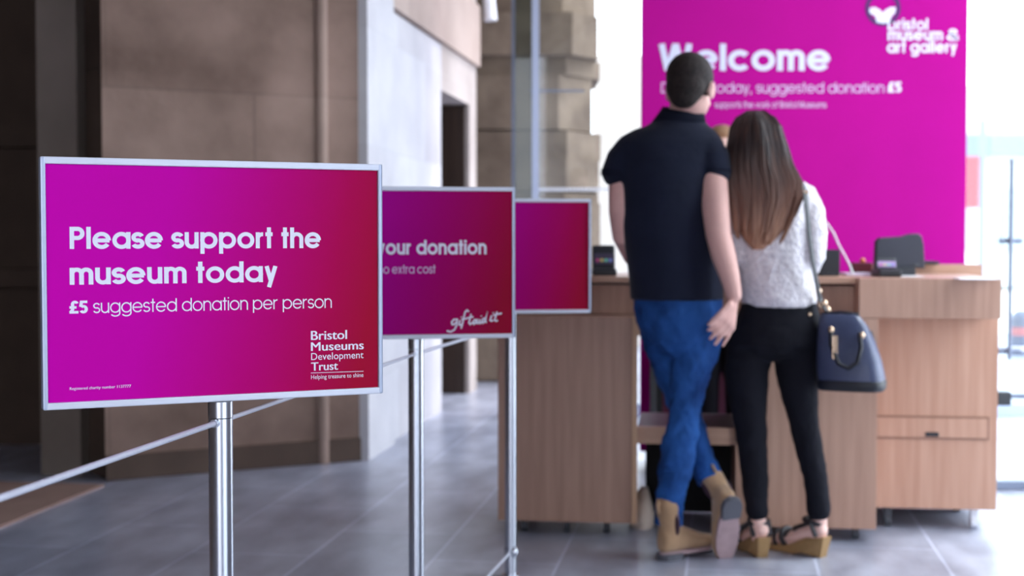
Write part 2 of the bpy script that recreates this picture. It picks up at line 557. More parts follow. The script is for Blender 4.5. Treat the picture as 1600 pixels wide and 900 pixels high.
# floor: slate tiles laid along the hall's axis
mf = mat('slate_tiles', (184, 188, 206), rough=.32, col2=(136, 140, 158), nscale=2.6, stretch=(2.5, 1, 1), bump=.12, bscale=20, spec=.85)
nt = mf.node_tree; bs = nt.nodes['Principled BSDF']; bs.inputs['IOR'].default_value = 1.85
tc = nt.nodes.new('ShaderNodeTexCoord')
br = nt.nodes.new('ShaderNodeTexBrick')
br.inputs['Scale'].default_value = 1; br.inputs['Brick Width'].default_value = .9; br.inputs['Row Height'].default_value = .46
br.inputs['Mortar Size'].default_value = .006; br.inputs['Mortar Smooth'].default_value = .4
br.inputs['Color1'].default_value = (1, 1, 1, 1); br.inputs['Color2'].default_value = (.78, .79, .81, 1); br.inputs['Mortar'].default_value = (1.5, 1.5, 1.52, 1)
mp = nt.nodes.new('ShaderNodeMapping'); mp.inputs['Rotation'].default_value = (0, 0, PI / 2); mp.inputs['Location'].default_value = (.05, .12, 0)
nt.links.new(tc.outputs['Object'], mp.inputs[0]); nt.links.new(mp.outputs[0], br.inputs['Vector'])
mx = nt.nodes.new('ShaderNodeMix'); mx.data_type = 'RGBA'; mx.blend_type = 'MULTIPLY'; mx.inputs[0].default_value = 1
src = bs.inputs['Base Color'].links[0].from_socket
nt.links.new(src, mx.inputs[6]); nt.links.new(br.outputs['Color'], mx.inputs[7]); nt.links.new(mx.outputs[2], bs.inputs['Base Color'])
fl = MB().box((-1, 5, -.05), (14, 26, .1)).build('floor', mf); fl.rotation_euler = (0, 0, -AXA); struct(fl)
struct(MB().box((0, 40, -.17), (160, 140, .1)).build('ground', M['paving']))

# ceiling, solid over the entrance end
ce = MB()
CZ = 4.3
ce.box((-2.7, -4.5, CZ + .1), (9, 3, .2))
ce.box((-4.4, -1.0, CZ + .1), (5.2, 4.0, .2))
ce.box((0, -1.0, CZ + .1), (3.6, 4.0, .2))
ce.prism([(-7, 1.0), (XR(1.0) + .1, 1.0), (XR(6.4) + .1, 6.4), (2.9, 6.4), (2.9, 9.3), (-7, 9.3)], CZ, CZ + .2)
ce.prism([(-7, 9.3), (-.42, 9.3), (-.42, 14), (-7, 14)], CZ, CZ + .2)
ce.prism([(-.42, 9.3), (.62, 9.3), (.62, 11.9), (-.42, 11.9)], CZ, CZ + .2)  # unseen soffit strip added to darken the pier fronts
struct(ce.build('ceiling', M['plaster']))

# left side: the brown pier face, the bright wall with the doorway, the dark archway
back = -AU * .9
pier = MB()
pier.prism([(A_.x, A_.y), (B_.x, B_.y), (N_.x, N_.y), (N_ + back)[:2], (B_ + back + AV * .9)[:2], (A_.x - .05, A_.y + .8)], 0, CZ)
struct(pier.build('wall_left', M['stone_brown']))
# skin of the bright wall: a thin paler facing along the hall
off = AU * .012
face = MB()
face.prism([B_[:2], (B_ + off)[:2], (N_ + off)[:2], N_[:2]], 0, 2.47)
struct(face.build('wall_left_facing', M['stone_pale']))
pb = B_ + AV * .60
st = MB().prism([(B_ + off)[:2], (B_ + AU * .05)[:2], (pb + AU * .05)[:2], (pb + off)[:2]], 0, CZ)
struct(st.build('trim_1', M['stone_pale']))
jamb = MB()
jamb.prism([E_[:2], (E_ + off)[:2], (D_ + off)[:2], (D_ - AU * .9)[:2], (E_ - AU * .9)[:2]], 0, CZ)
jamb.prism([N_[:2], (N_ + off)[:2], (E_ + off)[:2], E_[:2], (E_ - AU * .9)[:2], (N_ - AU * .9)[:2]], 2.165, CZ)
struct(jamb.build('wall_left_doorway', stone('doorway_limestone', (196, 186, 180), (170, 160, 154), .62, 1.5, 'Y', .9, .2)))
bandm = MB().prism([(pb + off)[:2], (pb + AU * .045)[:2], (D_ + AU * .045)[:2], (D_ + off)[:2]], 2.48, 2.94)
struct(bandm.build('trim_2', M['stone_band']))
# dark sheet painting the shade on the doorway's far stone reveal
lin_ = MB().prism([(E_ - AU * .02)[:2], (E_ - AV * .03 - AU * .02)[:2], (E_ - AV * .03 - AU * .9)[:2], (E_ - AU * .9)[:2]], 0, 2.16)
struct(lin_.build('reveal_shade', wood('dark_reveal', (66, 50, 42), (48, 36, 30))))
# slender fillet moulding on the brown face
f1d = (B_ - A_).normalized(); f1n = Vector((f1d.y, -f1d.x, 0))
fp = col_on(A_, f1d, 503)
fil = MB(); fil.cyl((fp.x, fp.y, 0), (fp.x, fp.y, CZ), .034, n=16)
struct(fil.build('trim_3', stone('fillet_limestone', (176, 154, 142), (150, 130, 120), .5, 1.3, 'X', .85, .1), smooth=True))
# base course, a low dark plinth below the brown face
bc = MB().prism([A_[:2], (A_ + f1n * .02)[:2], (B_ + f1n * .02)[:2], B_[:2]], 0, .12)
struct(bc.build('baseboard_left', M['stone_dark']))
# archway jambs in shade and the dim wall within
jm = MB()
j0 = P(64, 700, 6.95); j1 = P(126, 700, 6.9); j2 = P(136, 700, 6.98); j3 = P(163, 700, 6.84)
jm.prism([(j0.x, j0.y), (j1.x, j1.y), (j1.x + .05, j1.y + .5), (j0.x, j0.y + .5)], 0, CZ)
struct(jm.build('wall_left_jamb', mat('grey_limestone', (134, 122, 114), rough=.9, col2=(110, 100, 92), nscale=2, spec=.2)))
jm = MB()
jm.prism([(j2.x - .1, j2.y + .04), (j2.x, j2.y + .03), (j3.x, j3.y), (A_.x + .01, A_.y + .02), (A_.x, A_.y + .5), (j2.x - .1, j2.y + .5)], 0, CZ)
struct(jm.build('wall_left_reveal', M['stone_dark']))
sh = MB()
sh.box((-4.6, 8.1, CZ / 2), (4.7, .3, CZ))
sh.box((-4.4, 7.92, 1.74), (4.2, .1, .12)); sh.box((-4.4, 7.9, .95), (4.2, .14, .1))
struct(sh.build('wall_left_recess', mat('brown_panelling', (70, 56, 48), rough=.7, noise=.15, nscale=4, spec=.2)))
tl = F(163, 760); tdir = AV
t0 = tl - tdir * 3.0
th = MB().prism([tl[:2], (tl - tdir * 5)[:2], (tl - tdir * 5 - AU * 1.2)[:2], (tl - AU * 1.2)[:2]], 0, .012)
struct(th.build('trim_4', M['threshold']))
sw = MB()
sw.prism([(-7, -6), (-6.8, -6), (-6.8, 14), (-7, 14)], 0, CZ)
struct(sw.build('wall_far_left', M['stone_dark']))
# near left: solid wall between the archway and the entrance end
nl = MB().prism([(-2.6, 3.2), (-3.4, 3.2), (-3.4, -6), (-2.6 - .9, -6)], 0, CZ)
struct(nl.build('wall_near_left', M['stone_dark']))
# the frontal stone wall at the end, seen beyond the doorway
struct(MB().prism([(-6.8, 13.8), (-.42, 13.8), (-.42, 14), (-6.8, 14)], 0, CZ).build('wall_end', M['stone_dark']))

# banded stone pier of the arch outside, its splayed side in the sun
pier_y = 11.4
def pxx(px, Y): return (px - 800) / FPX * Y
def zpy(py, Y): return P(800, py, Y).z
rows = [(-260, -75, 890, 1), (-75, 22, 884, 0), (22, 88, 893, 1), (88, 116, 884, 2), (116, 204, 878, 0), (204, 246, 886, 2), (246, 300, 890, 0), (300, 316, 882, 2), (316, 430, 892, 0), (430, 600, 892, 0)]
ap = MB()
for (ya, yb, pr, k) in rows:
    za, zb = zpy(yb, pier_y) , zpy(ya, pier_y)
    if yb >= 600: za = 0
    xr = pxx(pr, pier_y); xl = pxx(700, pier_y)
    pts = [(xl, pier_y), (xr - .03, pier_y), (xr, pier_y + .03), (xr + .26, pier_y + .36), (xr + .26, pier_y + 1.2), (xl, pier_y + 1.2)]
    if k == 1:
        pts = [(xl, pier_y - .1), (xr, pier_y - .1), (xr + .22, pier_y + .16), (xr + .22, pier_y + 1.2), (xl, pier_y + 1.2)]
    if k == 2:
        pts = [(xl, pier_y + .02), (xr, pier_y + .02), (xr + .30, pier_y + .42), (xr + .30, pier_y + 1.2), (xl, pier_y + 1.2)]
    ap.prism(pts, za + (.012 if k == 0 else 0), zb)
struct(ap.build('wall_arch_pier', M['stone_arch']))
# far side of the street arch, pale and sunny
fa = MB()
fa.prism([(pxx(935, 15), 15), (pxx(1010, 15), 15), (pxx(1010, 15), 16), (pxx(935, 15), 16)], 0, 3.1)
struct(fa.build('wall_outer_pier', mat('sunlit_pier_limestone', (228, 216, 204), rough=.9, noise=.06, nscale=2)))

# glazed screen at the end of the hall
GY = 9.25
def window(name, build):
    return struct(build)
gx0, gx1 = pxx(836, GY), pxx(1620, GY)
wn = struct(MB().box(((gx0 + gx1) / 2, GY, CZ / 2), (gx1 - gx0, .012, CZ)).build('window_1', M['glass']))
fr = MB()
fr.box((pxx(836.5, GY), GY, CZ / 2), (.046, .09, CZ))
for px in (1180, 1620):
    fr.box((pxx(px, GY), GY, CZ / 2), (.04, .06, CZ))
fr.box(((gx0 + gx1) / 2, GY, .04), (gx1 - gx0, .06, .08))
fr.build('window_frame', M['alu_edge'], wn)
dm = MB()
for row, dy in ((296, 0),):
    for k in range(22):
        p = P(839 + k * 6.2, row, GY - .012)
        dm.cyl((p.x, GY - .008, p.z), (p.x, GY - .0105, p.z), .0125, n=14)
dm.build('window_dots', M['tape'], wn)
fin = struct(MB().box((pxx(817, GY + .1), GY + .12, CZ / 2), (.13, .012, CZ)).build('window_2', M['glass_fin']))
MB().box((pxx(802, GY + .1), GY + .12, CZ / 2), (.02, .03, CZ)).build('window_frame', M['postgrey'], fin)
# transom seen across the screen
MB().box((pxx(870, GY), GY, zpy(142, GY)), (.36, .02, .012)).build('window_transom', M['postgrey'], wn)

# unseen long wall on the right, openings and white paint chosen for the light
wr = MB(); wrg = MB()
p0 = Vector((XR(-6), -6, 0)); p1 = Vector((XR(6.4), 6.4, 0))
dirr = (p1 - p0).normalized(); nr = Vector((dirr.y, -dirr.x, 0))
wr.prism([p0[:2], p1[:2], (p1 + nr * .2)[:2], (p0 + nr * .2)[:2]], 3.7, CZ)
ps = p0 + dirr * ((4.1 + 6) / dirr.y)
pa = p0 + dirr * ((-.7 + 6) / dirr.y); pq = p0 + dirr * ((1.25 + 6) / dirr.y)
wr.prism([p0[:2], pa[:2], (pa + nr * .2)[:2], (p0 + nr * .2)[:2]], 0, 3.7)
wr.prism([pq[:2], ps[:2], (ps + nr * .2)[:2], (pq + nr * .2)[:2]], 0, 3.7)
w4 = struct(MB().prism([(pa + nr * .09)[:2], (pq + nr * .09)[:2], (pq + nr * .10)[:2], (pa + nr * .10)[:2]], 0, 3.7).build('window_added', M['glass']))  # unseen window, placed and sized to light the nearest sign
pm = (pa + pq) / 2
MB().box((pm.x + nr.x * .1, pm.y + nr.y * .1, 1.85), (.05, .05, 3.7), rz=-AXA).build('window_mullion', M['postgrey'], w4)
struct(wr.build('wall_right', mat('white_painted_wall', (226, 224, 226), rough=.85, noise=.03)))
p0 = ps
wrg.prism([(p0 + nr * .09)[:2], (p1 + nr * .09)[:2], (p1 + nr * .10)[:2], (p0 + nr * .10)[:2]], 0, 3.7)
w3 = struct(wrg.build('window_3', M['glass']))
mu = MB()
k = 0
L = (p1 - p0).length
while k < 4:
    q = p0 + dirr * (L * k / 3)
    mu.box((q.x + nr.x * .1, q.y + nr.y * .1, 1.85), (.06, .06, 3.7), rz=-AXA); k += 1
mu.build('window_frame', M['postgrey'], w3)

# glass entrance door beyond the desk
DY = 6.55
dx0 = pxx(1546, DY); dx1 = dx0 + .95
dr = struct(MB().box(((dx0 + dx1) / 2, DY, 1.25), (dx1 - dx0, .012, 2.46)).build('door_1', M['glass']))
hd = MB()
xh_ = pxx(1572, DY) 
hd.cyl((xh_, DY - .06, zpy(250, DY)), (xh_, DY - .06, zpy(560, DY)), .009)
for py in (376, 548):
    hd.cyl((xh_ - .04, DY - .03, zpy(py, DY)), (xh_ + .06, DY - .03, zpy(py, DY)), .012)
    hd.cyl((xh_, DY - .06, zpy(py, DY)), (xh_, DY, zpy(py, DY)), .012)
hd.build('door_handle', M['postgrey'], dr)
MB().box(((dx0 + dx1) / 2 + .02, DY, zpy(545, DY)), (dx1 - dx0, .03, .022)).build('door_rail', M['alu'], dr)
MB().box((pxx(1568, DY), DY - .01, zpy(622, DY)), (.07, .05, .065), bev=.01).build('door_lock', M['black'], dr)
MB().box((pxx(1600, DY) + .1, DY, zpy(619, DY)), (.5, .02, .022)).build('door_lock_bar', M['postgrey'], dr)
MB().box(((dx0 + dx1) / 2, DY, .02), (dx1 - dx0, .05, .035)).build('door_bottom_rail', M['postgrey'], dr)

# ------------------------------------------------------------------ the street outside
fb = thing('street_building', 'pale office building with a blue grey fascia beyond the glass doors', 'building', P(1560, 300, 34) * 1)
fb.location.z = 0
bx = P(1560, 300, 34)
MB().box((bx.x + 3, 36, 2.4), (9, 3, 4.9)).build('wall', M['facade'], fb)
MB().box((bx.x + 2.6, 34.3, zpy(226, 34)), (8.4, .5, .5)).build('fascia', M['blueband'], fb)
for i in range(5):
    MB().box((bx.x - 1 + i * 1.5, 34.45, 1.6), (.9, .12, 1.5)).build('window', mat('shop_window_%d' % i, (150, 160, 170), rough=.3), fb)
lp = thing('lamp_post', 'slim grey post with a red banner sign in the street behind the glass door', 'lamp post', (pxx(1533, 22), 22, -.1))
MB().cyl((pxx(1533, 22), 22, -.1), (pxx(1533, 22), 22, 3.0), .05).build('pole', M['postgrey'], lp)
MB().box((pxx(1533, 22) - .16, 22, zpy(285, 22)), (.2, .03, .8)).build('banner', M['redsign'], lp)
bo = thing('street_bollard', 'dark blue bollard out on the pavement at the far right', 'bollard', (pxx(1597, 14), 14, -.12))
b = MB(); b.cyl((pxx(1597, 14), 14, -.12), (pxx(1597, 14), 14, zpy(500, 14)), .10); b.ball((pxx(1597, 14), 14, zpy(500, 14)), .10)
b.build('body', mat('navy_paint', (40, 54, 96), rough=.5), bo)
MB().cyl((pxx(1597, 14), 14, .2), (pxx(1597, 14), 14, .28), .104).build('band', M['redsign'], bo)

# ================================================================== SIGN BARRIER
SH, SW_, ST = .395, .562, .022
def Yedge(px, top, bot, H=SH):
    kt = ray(px, top); kb = ray(px, bot)
    return H / (kt.z / kt.y - kb.z / kb.y)
def make_sign(name, label, px, top, bot, ang, shift, stops, group='barrier signs'):
    Y = Yedge(px, top, bot)
    mid = P(px, (top + bot) / 2, Y)
    zc = (P(px, top, Y).z + P(px, bot, Y).z) / 2
    t = thing(name, label, 'sign', (mid.x, mid.y, 0), ang, group, world=False)
    cx = shift
    # post
    pz = zc - SH / 2
    p = MB(); p.cyl((0, 0, .008), (0, 0, pz - .028), .0198, n=40)
    p.build('post', M['steel'], t, smooth=True)
    c = MB(); c.cyl((0, 0, pz - .0265), (0, 0, pz - .0003), .0202, n=40)
    c.build('collar', M['steel'], t, smooth=True)
    c = MB(); c.cyl((0, 0, 0), (0, 0, .008), .030, n=32); c.build('floor_plate', M['steel'], t)
    # panel and snap frame
    ft, fs = .0112, .0082
    pan = MB(); pan.box((0, 0, 0), (SW_ - .006, ST * .55, SH - .006))
    pw, ph = SW_ - 2 * fs, SH - 2 * ft
    po = pan.build('poster', poster_mat(name + '_artwork', stops, pw, .16, ph), t)
    po.location = (cx, 0, zc)
    for sg in (1, -1):
        MB().box((cx, 0, zc + sg * (SH / 2 - ft / 2)), (SW_ - .002, ST, ft), bev=.002).build('frame_rail', M['alu'], t)
        MB().box((cx + sg * (SW_ / 2 - fs / 2), 0, zc), (fs, ST + .001, SH), bev=.003).build('frame_stile', M['alu_edge'], t)
    bd = Board((mid.x, mid.y, 0), ang)
    return t, bd, Vector((mid.x, mid.y, 0)), -(ST * .275 + .0004)

STOP1 = [(0.0, (204, 0, 172)), (.3, (200, 0, 164)), (.62, (188, 0, 120)), (.85, (176, 4, 80)), (1.05, (164, 14, 52))]
STOP2 = [(0.0, (184, 0, 160)), (.3, (180, 0, 150)), (.62, (172, 0, 112)), (.85, (166, 6, 78)), (1.05, (158, 16, 52))]
YL, YR = Yedge(69, 245, 640), Yedge(597.5, 257, 613)
pl, prr = P(67, 245, YL), P(598, 257, YR)
ang1 = math.atan2(prr.y - pl.y, prr.x - pl.x)
s1, b1, o1, yy = make_sign('donation_sign', 'nearest magenta sign reading Please support the museum today on a steel post', 343, 251.2, 626.5, ang1, 0.0, STOP1)
W_ = M['letter']
b1.line('Please support the', .185, (108, 389.5), (499.5, 387), 34.5, W_, s1, yy)
b1.line('museum today', .185, (108, 444), (432, 441), 34.5, W_, s1, yy)
b1.line('£5', .2, (107, 490), (137, 489), 20, W_, s1, yy, track=.03)
b1.line('suggested donation per person', .095, (145, 488.5), (516.5, 481.3), 21, W_, s1, yy)
b1.fonttext('Bristol', (484.4, 530.8), (540, 529.2), 15, W_, s1, yy, .012)
b1.fonttext('Museums', (484.4, 547.8), (566, 545.3), 14.3, W_, s1, yy, .012)
b1.fonttext('Development', (484.4, 562.2), (566, 559.0), 11.6, W_, s1, yy, -.004)
b1.fonttext('Trust', (484.6, 578.8), (526, 577), 13.6, W_, s1, yy, .012)
b1.fonttext('Helping treasure to shine', (484.3, 592), (565.8, 588.4), 7.0, W_, s1, yy, .0)
b1.fonttext('Registered charity number 1137777', (108, 608), (203.5, 605.5), 4.6, W_, s1, yy, .0)
b1.strokes([[(484, 582.3), (566, 579.6)]], .9, W_, s1, yy, 'lettering_rule')

s2, b2, o2, yy = make_sign('gift_aid_sign', 'middle magenta sign with your donation and handwritten gift aid words', 649.5, 291.7, 529.2, R(10), -.02, STOP2)
b2.line('our donation', .19, (602.6, 397.9), (759.6, 397), 22.5, W_, s2, yy, prefix='y')
b2.line('extra cost', .12, (612.3, 427.6), (680, 426.8), 13.6, M['letter_soft'], s2, yy, prefix='no ')
gs = lambda pts: [(580 + x / 4.09, 480 + y / 4.09) for x, y in pts]
gift = [[(548, 76), (526, 78), (512, 95), (516, 110), (530, 108), (544, 92), (550, 78), (545, 112), (530, 143), (505, 157), (481, 150)],
        [(566, 82), (559, 108), (566, 114), (578, 106)], [(573, 60), (577, 64)],
        [(622, 28), (610, 18), (598, 30), (588, 70), (580, 110), (571, 136)], [(574, 78), (612, 70)],
        [(636, 42), (622, 98), (630, 108), (642, 100)], [(612, 68), (652, 60)],
        [(674, 80), (658, 80), (646, 97), (654, 107), (668, 92), (676, 80), (671, 100), (682, 102)],
        [(693, 76), (686, 98), (693, 103), (702, 96)], [(700, 54), (703, 58)],
        [(726, 68), (712, 74), (704, 90), (712, 100), (726, 82), (740, 30), (726, 92), (736, 97)],
        [(768, 52), (757, 82), (766, 88), (776, 82)], [(776, 34), (779, 38)],
        [(802, 28), (786, 82), (796, 88), (806, 82)], [(776, 50), (832, 38)]]
b2.strokes([gs(g) for g in gift], 2.6, W_, s2, yy, 'handwriting')

s3, b3, o3, yy = make_sign('plain_barrier_sign', 'farthest magenta sign, half hidden and showing no words, before the desk', 798, 310.5, 489.6, R(9), 0.0, STOP2)

# cords strung between the posts
CH = .8745
prev = o1 - (o2 - o1) * 1.0
def cord(a, b, za, zb, label, r=.0044, ends=True):
    d = (b - a).normalized()
    p0 = Vector((a.x, a.y, za)) + d * .0198; p1 = Vector((b.x, b.y, zb)) - d * .0198
    t = thing('barrier_cord', label, 'cord', (p0 + p1) / 2, 0, 'barrier cords')
    m = MB(); m.cyl(p0, p1, r, n=14); m.build('rope', M['cord'], t, smooth=True)
    dd_ = (p1 - p0).normalized() * .012
    MB().cyl(p0, p0 + dd_, r * 1.5, n=14).build('end_ferrule', M['steel'], t, smooth=True)
    MB().cyl(p1 - dd_, p1, r * 1.5, n=14).build('end_ferrule', M['steel'], t, smooth=True)
    return t
ep = o1 + (prev - o1) * .92
cord(ep, o1, CH, CH, 'silver cord running from the nearest sign post out to the lower left', .0046)
cord(o1, o2, CH, CH, 'thin silver cord between the nearest and the middle sign posts', .0040)
cord(o2, o3, CH, CH, 'silver cord from the middle sign post to the farthest sign post', .0046)
Y3 = o3.y
lz = P(798, 862, Y3).z
cord(o2, o3, lz, lz, 'low silver cord near the floor meeting the farthest sign post', .0050)
m = MB(); m.ball((o3.x + .012, o3.y - .014, lz + .002), (.014, .014, .018)); m.cyl((o3.x, o3.y, lz - .014), (o3.x, o3.y, lz + .014), .0225, n=24)
cl = m.build('cord_clamp', M['steel'], None, smooth=True)
cl.parent = s3
cl.matrix_parent_inverse = (Matrix.Translation(s3.location) @ s3.rotation_euler.to_matrix().to_4x4()).inverted()

# ================================================================== DESK
DD = R(-7.0)
d0 = F(778, 813, .05)
DM = Matrix.Translation((d0.x, d0.y, 0)) @ Matrix.Rotation(DD, 4, 'Z')
DI = DM.inverted()
def dloc(px, py, z=1.02):
    return DI @ F(px, py, z)
def castor(b_name, x, y, parent, h, m=None):
    m = m or M['rubber']
    b = MB(); b.cyl((x - .012, y, .026), (x + .012, y, .026), .026, n=20); b.box((x, y, .026 + (h - .026) / 2 + .008), (.03, .03, h - .03), bev=.004)
    return b.build('castor', m, parent, smooth=False)
desk = thing('reception_desk', 'oak veneer reception desk with two pedestals and an open shelf bay between', 'desk', (d0.x, d0.y, 0), DD, world=False)
H1 = .865
MB().box((.265, .25, (.05 + H1) / 2), (.53, .5, H1 - .05), bev=.002).build('pedestal', M['wood'], desk)
MB().box((.935 + .268, .25, (.05 + H1) / 2), (.537, .5, H1 - .05), bev=.002).build('pedestal', M['wood'], desk)
MB().box((.541, .02, (.05 + H1) / 2), (.020, .045, H1 - .05)).build('edge_strip', M['wood_edge'], desk)
MB().box((.7425, .012, .828), (.381, .024, .073)).build('apron', M['wood_edge'], desk)
MB().box((.7425, .26, H1 - .012), (.381, .475, .022)).build('worktop', M['wood_h'], desk)
sf = MB().box((.7425, .03, .398), (.381, .03, .066)).build('shelf_front', M['wood_h'], desk)
MB().box((.7425, .27, .418), (.381, .45, .022)).build('shelf', M['shelf_top'], desk)
MB().box((.752, .492, .20), (.36, .014, .385)).build('shade_panel', M['black_matt'], desk)  # black sheet put in for the shaded dark of the lower bay
for x in (.10, .27, .43):
    castor('c', x, .06, desk, .05)
for x in (1.02, 1.40):
    castor('c', x, .07, desk, .05)
castor('c', .10, .44, desk, .05); castor('c', 1.40, .44, desk, .05)

ctr = thing('service_counter', 'raised oak counter top with a stepped front band behind the desk', 'counter', (d0.x, d0.y, 0), DD, world=False)
MB().box((.70, .40, .926), (1.40, .46, .118)).build('riser', M['wood'], ctr)
bnd = MB().box((1.664, .365, .9435), (.528, .73, .153), bev=.002).build('front_band', M['wood'], ctr)
MB().box((.698, .43, 1.008), (1.402, .68, .024), bev=.002).build('counter_top', M['wood_h'], ctr)
MB().box((1.745, .75, 1.028), (.52, .035, .064)).build('upstand', M['wood_h'], ctr)

dwr = thing('drawer_unit', 'oak drawer unit on castors under the right end of the counter', 'drawer unit', (d0.x, d0.y, 0), DD, world=False)
MB().box((1.73, .50, (.085 + .862) / 2), (.494, .46, .862 - .085), bev=.002).build('body', M['wood_warm'], dwr)
yf = .27
zt, zb = P(1460, 653, 5.63).z, P(1460, 683, 5.63).z
drw = MB().box((1.722, yf - .003, (zt + zb) / 2), (.43, .012, zt - zb)).build('drawer', M['wood_warm'], dwr)
g = MB()
g.box((1.722, yf - .001, zt + .004), (.446, .008, .007)); g.box((1.722, yf - .001, zb - .004), (.446, .008, .007))
g.box((1.722 - .219, yf - .001, (zt + zb) / 2), (.007, .008, zt - zb)); g.box((1.722 + .219, yf - .001, (zt + zb) / 2), (.007, .008, zt - zb))
g.build('drawer_gap', M['groove'], dwr)
MB().box((1.722, yf - .01, zb + .012), (.052, .006, .018), bev=.003).build('handle', M['black'], drw)
MB().box((1.70, .715, .06), (.45, .012, .10)).build('gap_shade_panel', M['black_matt'], dwr)  # black strip put in for the shade under the drawer unit
castor('c', 1.90, .33, dwr, .085, M['white_plastic']); castor('c', 1.56, .33, dwr, .085); castor('c', 1.90, .68, dwr, .085); castor('c', 1.56, .68, dwr, .085)

# ------------------------------------------------------------------ things on the counter
def on_counter(px, py, z=1.02): return F(px, py, z)
def terminal(label, x0, x1, ytop, ybot, screen, Y):
    c = P((x0 + x1) / 2, ybot, Y); w = (x1 - x0) / FPX * Y; h = (ybot - ytop) / FPX * Y
    t = thing('card_terminal', label, 'card reader', (c.x, c.y, 1.02), 0, 'card terminals on the counter')
    z0 = 1.0202
    b = MB(); b.box((c.x, c.y, z0 + .015), (w, .14, .03), bev=.008)
    b.build('base', M['black'], t)
    tilt = Matrix.Translation((c.x, c.y, z0 + .028)) @ Matrix.Rotation(R(-18), 4, 'X')
    hh = h - .03
    b = MB(); b.box((0, .01, hh / 2 - .004), (w * .96, .045, hh), bev=.01, mtx=tilt); b.build('housing', M['black'], t)
    sc = MB(); sc.box((0, -.0135, hh * .36), (w * .80, .004, hh * .46), mtx=tilt); s_ = sc.build('screen', screen, t)
    for i, col in enumerate(((190, 70, 130), (200, 180, 110), (110, 190, 170), (120, 130, 200))):
        sc = MB(); sc.box((-w * .27 + i * w * .18, -.0162, hh * .30), (w * .13, .002, hh * .13), mtx=tilt)
        sc.build('card_symbol', mat('card_symbol_%d_%d' % (x0, i), col, rough=.5), s_)
    return t
terminal('black card terminal with coloured payment symbols at the counter end, left of the man', 925, 962, 377, 428, mat('dark_screen', (70, 62, 82), rough=.3), 5.78)
terminal('small card terminal with purple and pale screen in front of the rounded casing', 1367, 1402, 396, 428, mat('lilac_screen', (176, 150, 196), rough=.3), 5.60)

c = P(1405, 424, 5.72)
t = thing('till_display', 'large charcoal till display casing with a humped rounded top, on the counter', 'till', (c.x, c.y, 1.02))
Yt = 5.74
out = [(1366, 421), (1368, 378), (1374, 373), (1408, 371), (1420, 367), (1434, 366.5), (1440, 371), (1443, 384), (1445, 421)]
b = MB()
fr_ = [Vector((P(x, y, Yt).x, Yt, P(x, y, Yt).z)) for x, y in out]
z_sh = 1.05 - min(p.z for p in fr_)
fr_ = [p + Vector((0, 0, max(0, z_sh))) for p in fr_]
cen = sum(fr_, Vector()) / len(fr_)
bk_ = [cen + (p - cen) * .88 + Vector((0, .07, 0)) for p in fr_]
mid_ = [cen + (p - cen) * 1.0 + Vector((0, .02, 0)) for p in fr_]
fr2 = [cen + (p - cen) * .95 + Vector((0, -.012, 0)) for p in fr_]
b.rings([fr2, fr_, mid_, bk_]); bmesh.ops.recalc_face_normals(b.bm, faces=b.bm.faces[:])
b.build('casing', M['charcoal'], t)
MB().box((c.x, Yt + .03, 1.0375), (.13, .12, .035), bev=.006).build('foot', M['black'], t)
p = P(1432, 414, Yt - .015)
MB().box((p.x, Yt - .014, p.z + .0), (.022, .004, .012), bev=.001).build('badge', M['rubber'], t)

c = P(1296, 428, 5.70)
t = thing('till_screen', 'black till screen edge-on beside the woman in the cream jumper', 'screen', (c.x, c.y, 1.02))
MB().box((c.x - .005, c.y, 1.02 + .055 + .0), (.088, .03, .105), bev=.004).build('panel', M['black'], t)
MB().box((c.x - .005, c.y + .02, 1.0262), (.07, .10, .012), bev=.003).build('stand', M['black'], t)

c = F(1341, 430, 1.021)
t = tag(MB().box((0, 0, 0), (.118, .10, .010), rz=.05).build('leaflet_stack', M['paper']), 'short stack of pale lilac leaflets lying on the counter edge', 'leaflets')
t.location = (c.x, c.y + .02, 1.0253)
pts = [P(1282, 340, 5.9), P(1292, 349, 5.9), P(1303, 365, 5.88), P(1310, 382, 5.86), P(1320, 400, 5.82), P(1328, 415, 5.78), P(1333, 426, 5.74)]
pts[-1].z = 1.026
pts[0] = P(1280, 339, 5.92)
pts = [P(1268, 424, 5.98), P(1270, 380, 5.97)] + pts
pts[0].z = 1.026
# smooth the flex
b = MB(); b.tube(pts, .0042, n=10); t = tag(b.build('power_cable', M['white_plastic'], smooth=True), 'white cable looping up from the counter against the magenta banner', 'cable')
c = P(1345, 422, 5.95)
t = thing('ink_pad_box', 'small dark red box with an orange knob at the back of the counter', 'box', (c.x, c.y, 1.02))
MB().box((c.x, c.y, 1.0452), (.085, .06, .05), bev=.006).build('box_body', mat('dark_red_plastic', (92, 22, 40), rough=.5), t)
b = MB(); b.ball((c.x + .005, c.y - .01, 1.078), .012); b.build('knob', mat('orange_plastic', (206, 120, 70), rough=.5), t, smooth=True)
c = F(1498, 418, 1.06)
dl = DM @ Vector((1.73, .765, 0))
t = thing('tablet', 'dark thin tablet lying on the raised back edge of the counter', 'tablet', (dl.x, dl.y, 1.06))
MB().box((dl.x - .03, dl.y, 1.0665), (.235, .15, .012), rz=DD, bev=.003).build('case', M['charcoal'], t)
MB().box((dl.x - .03, dl.y, 1.0732), (.215, .13, .002), rz=DD).build('screen', M['black'], t)
for (x0, x1, y, lab) in ((1406, 1442, 432, 'flat white sheet lying beside the till display'), (1502, 1556, 436, 'white sheet standing for the glare at the right end of the counter')):  # the second sheet paints a highlight on the counter as white colour
    c = F((x0 + x1) / 2, y, 1.021)
    o = tag(MB().box((0, 0, 0), ((x1 - x0) / FPX * 5.5, .16, .002), rz=DD).build('paper_and_glare_sheet', M['white_plastic']), lab, 'paper', 'loose sheets on the counter')
    o.location = (c.x, c.y + .03, 1.0213)

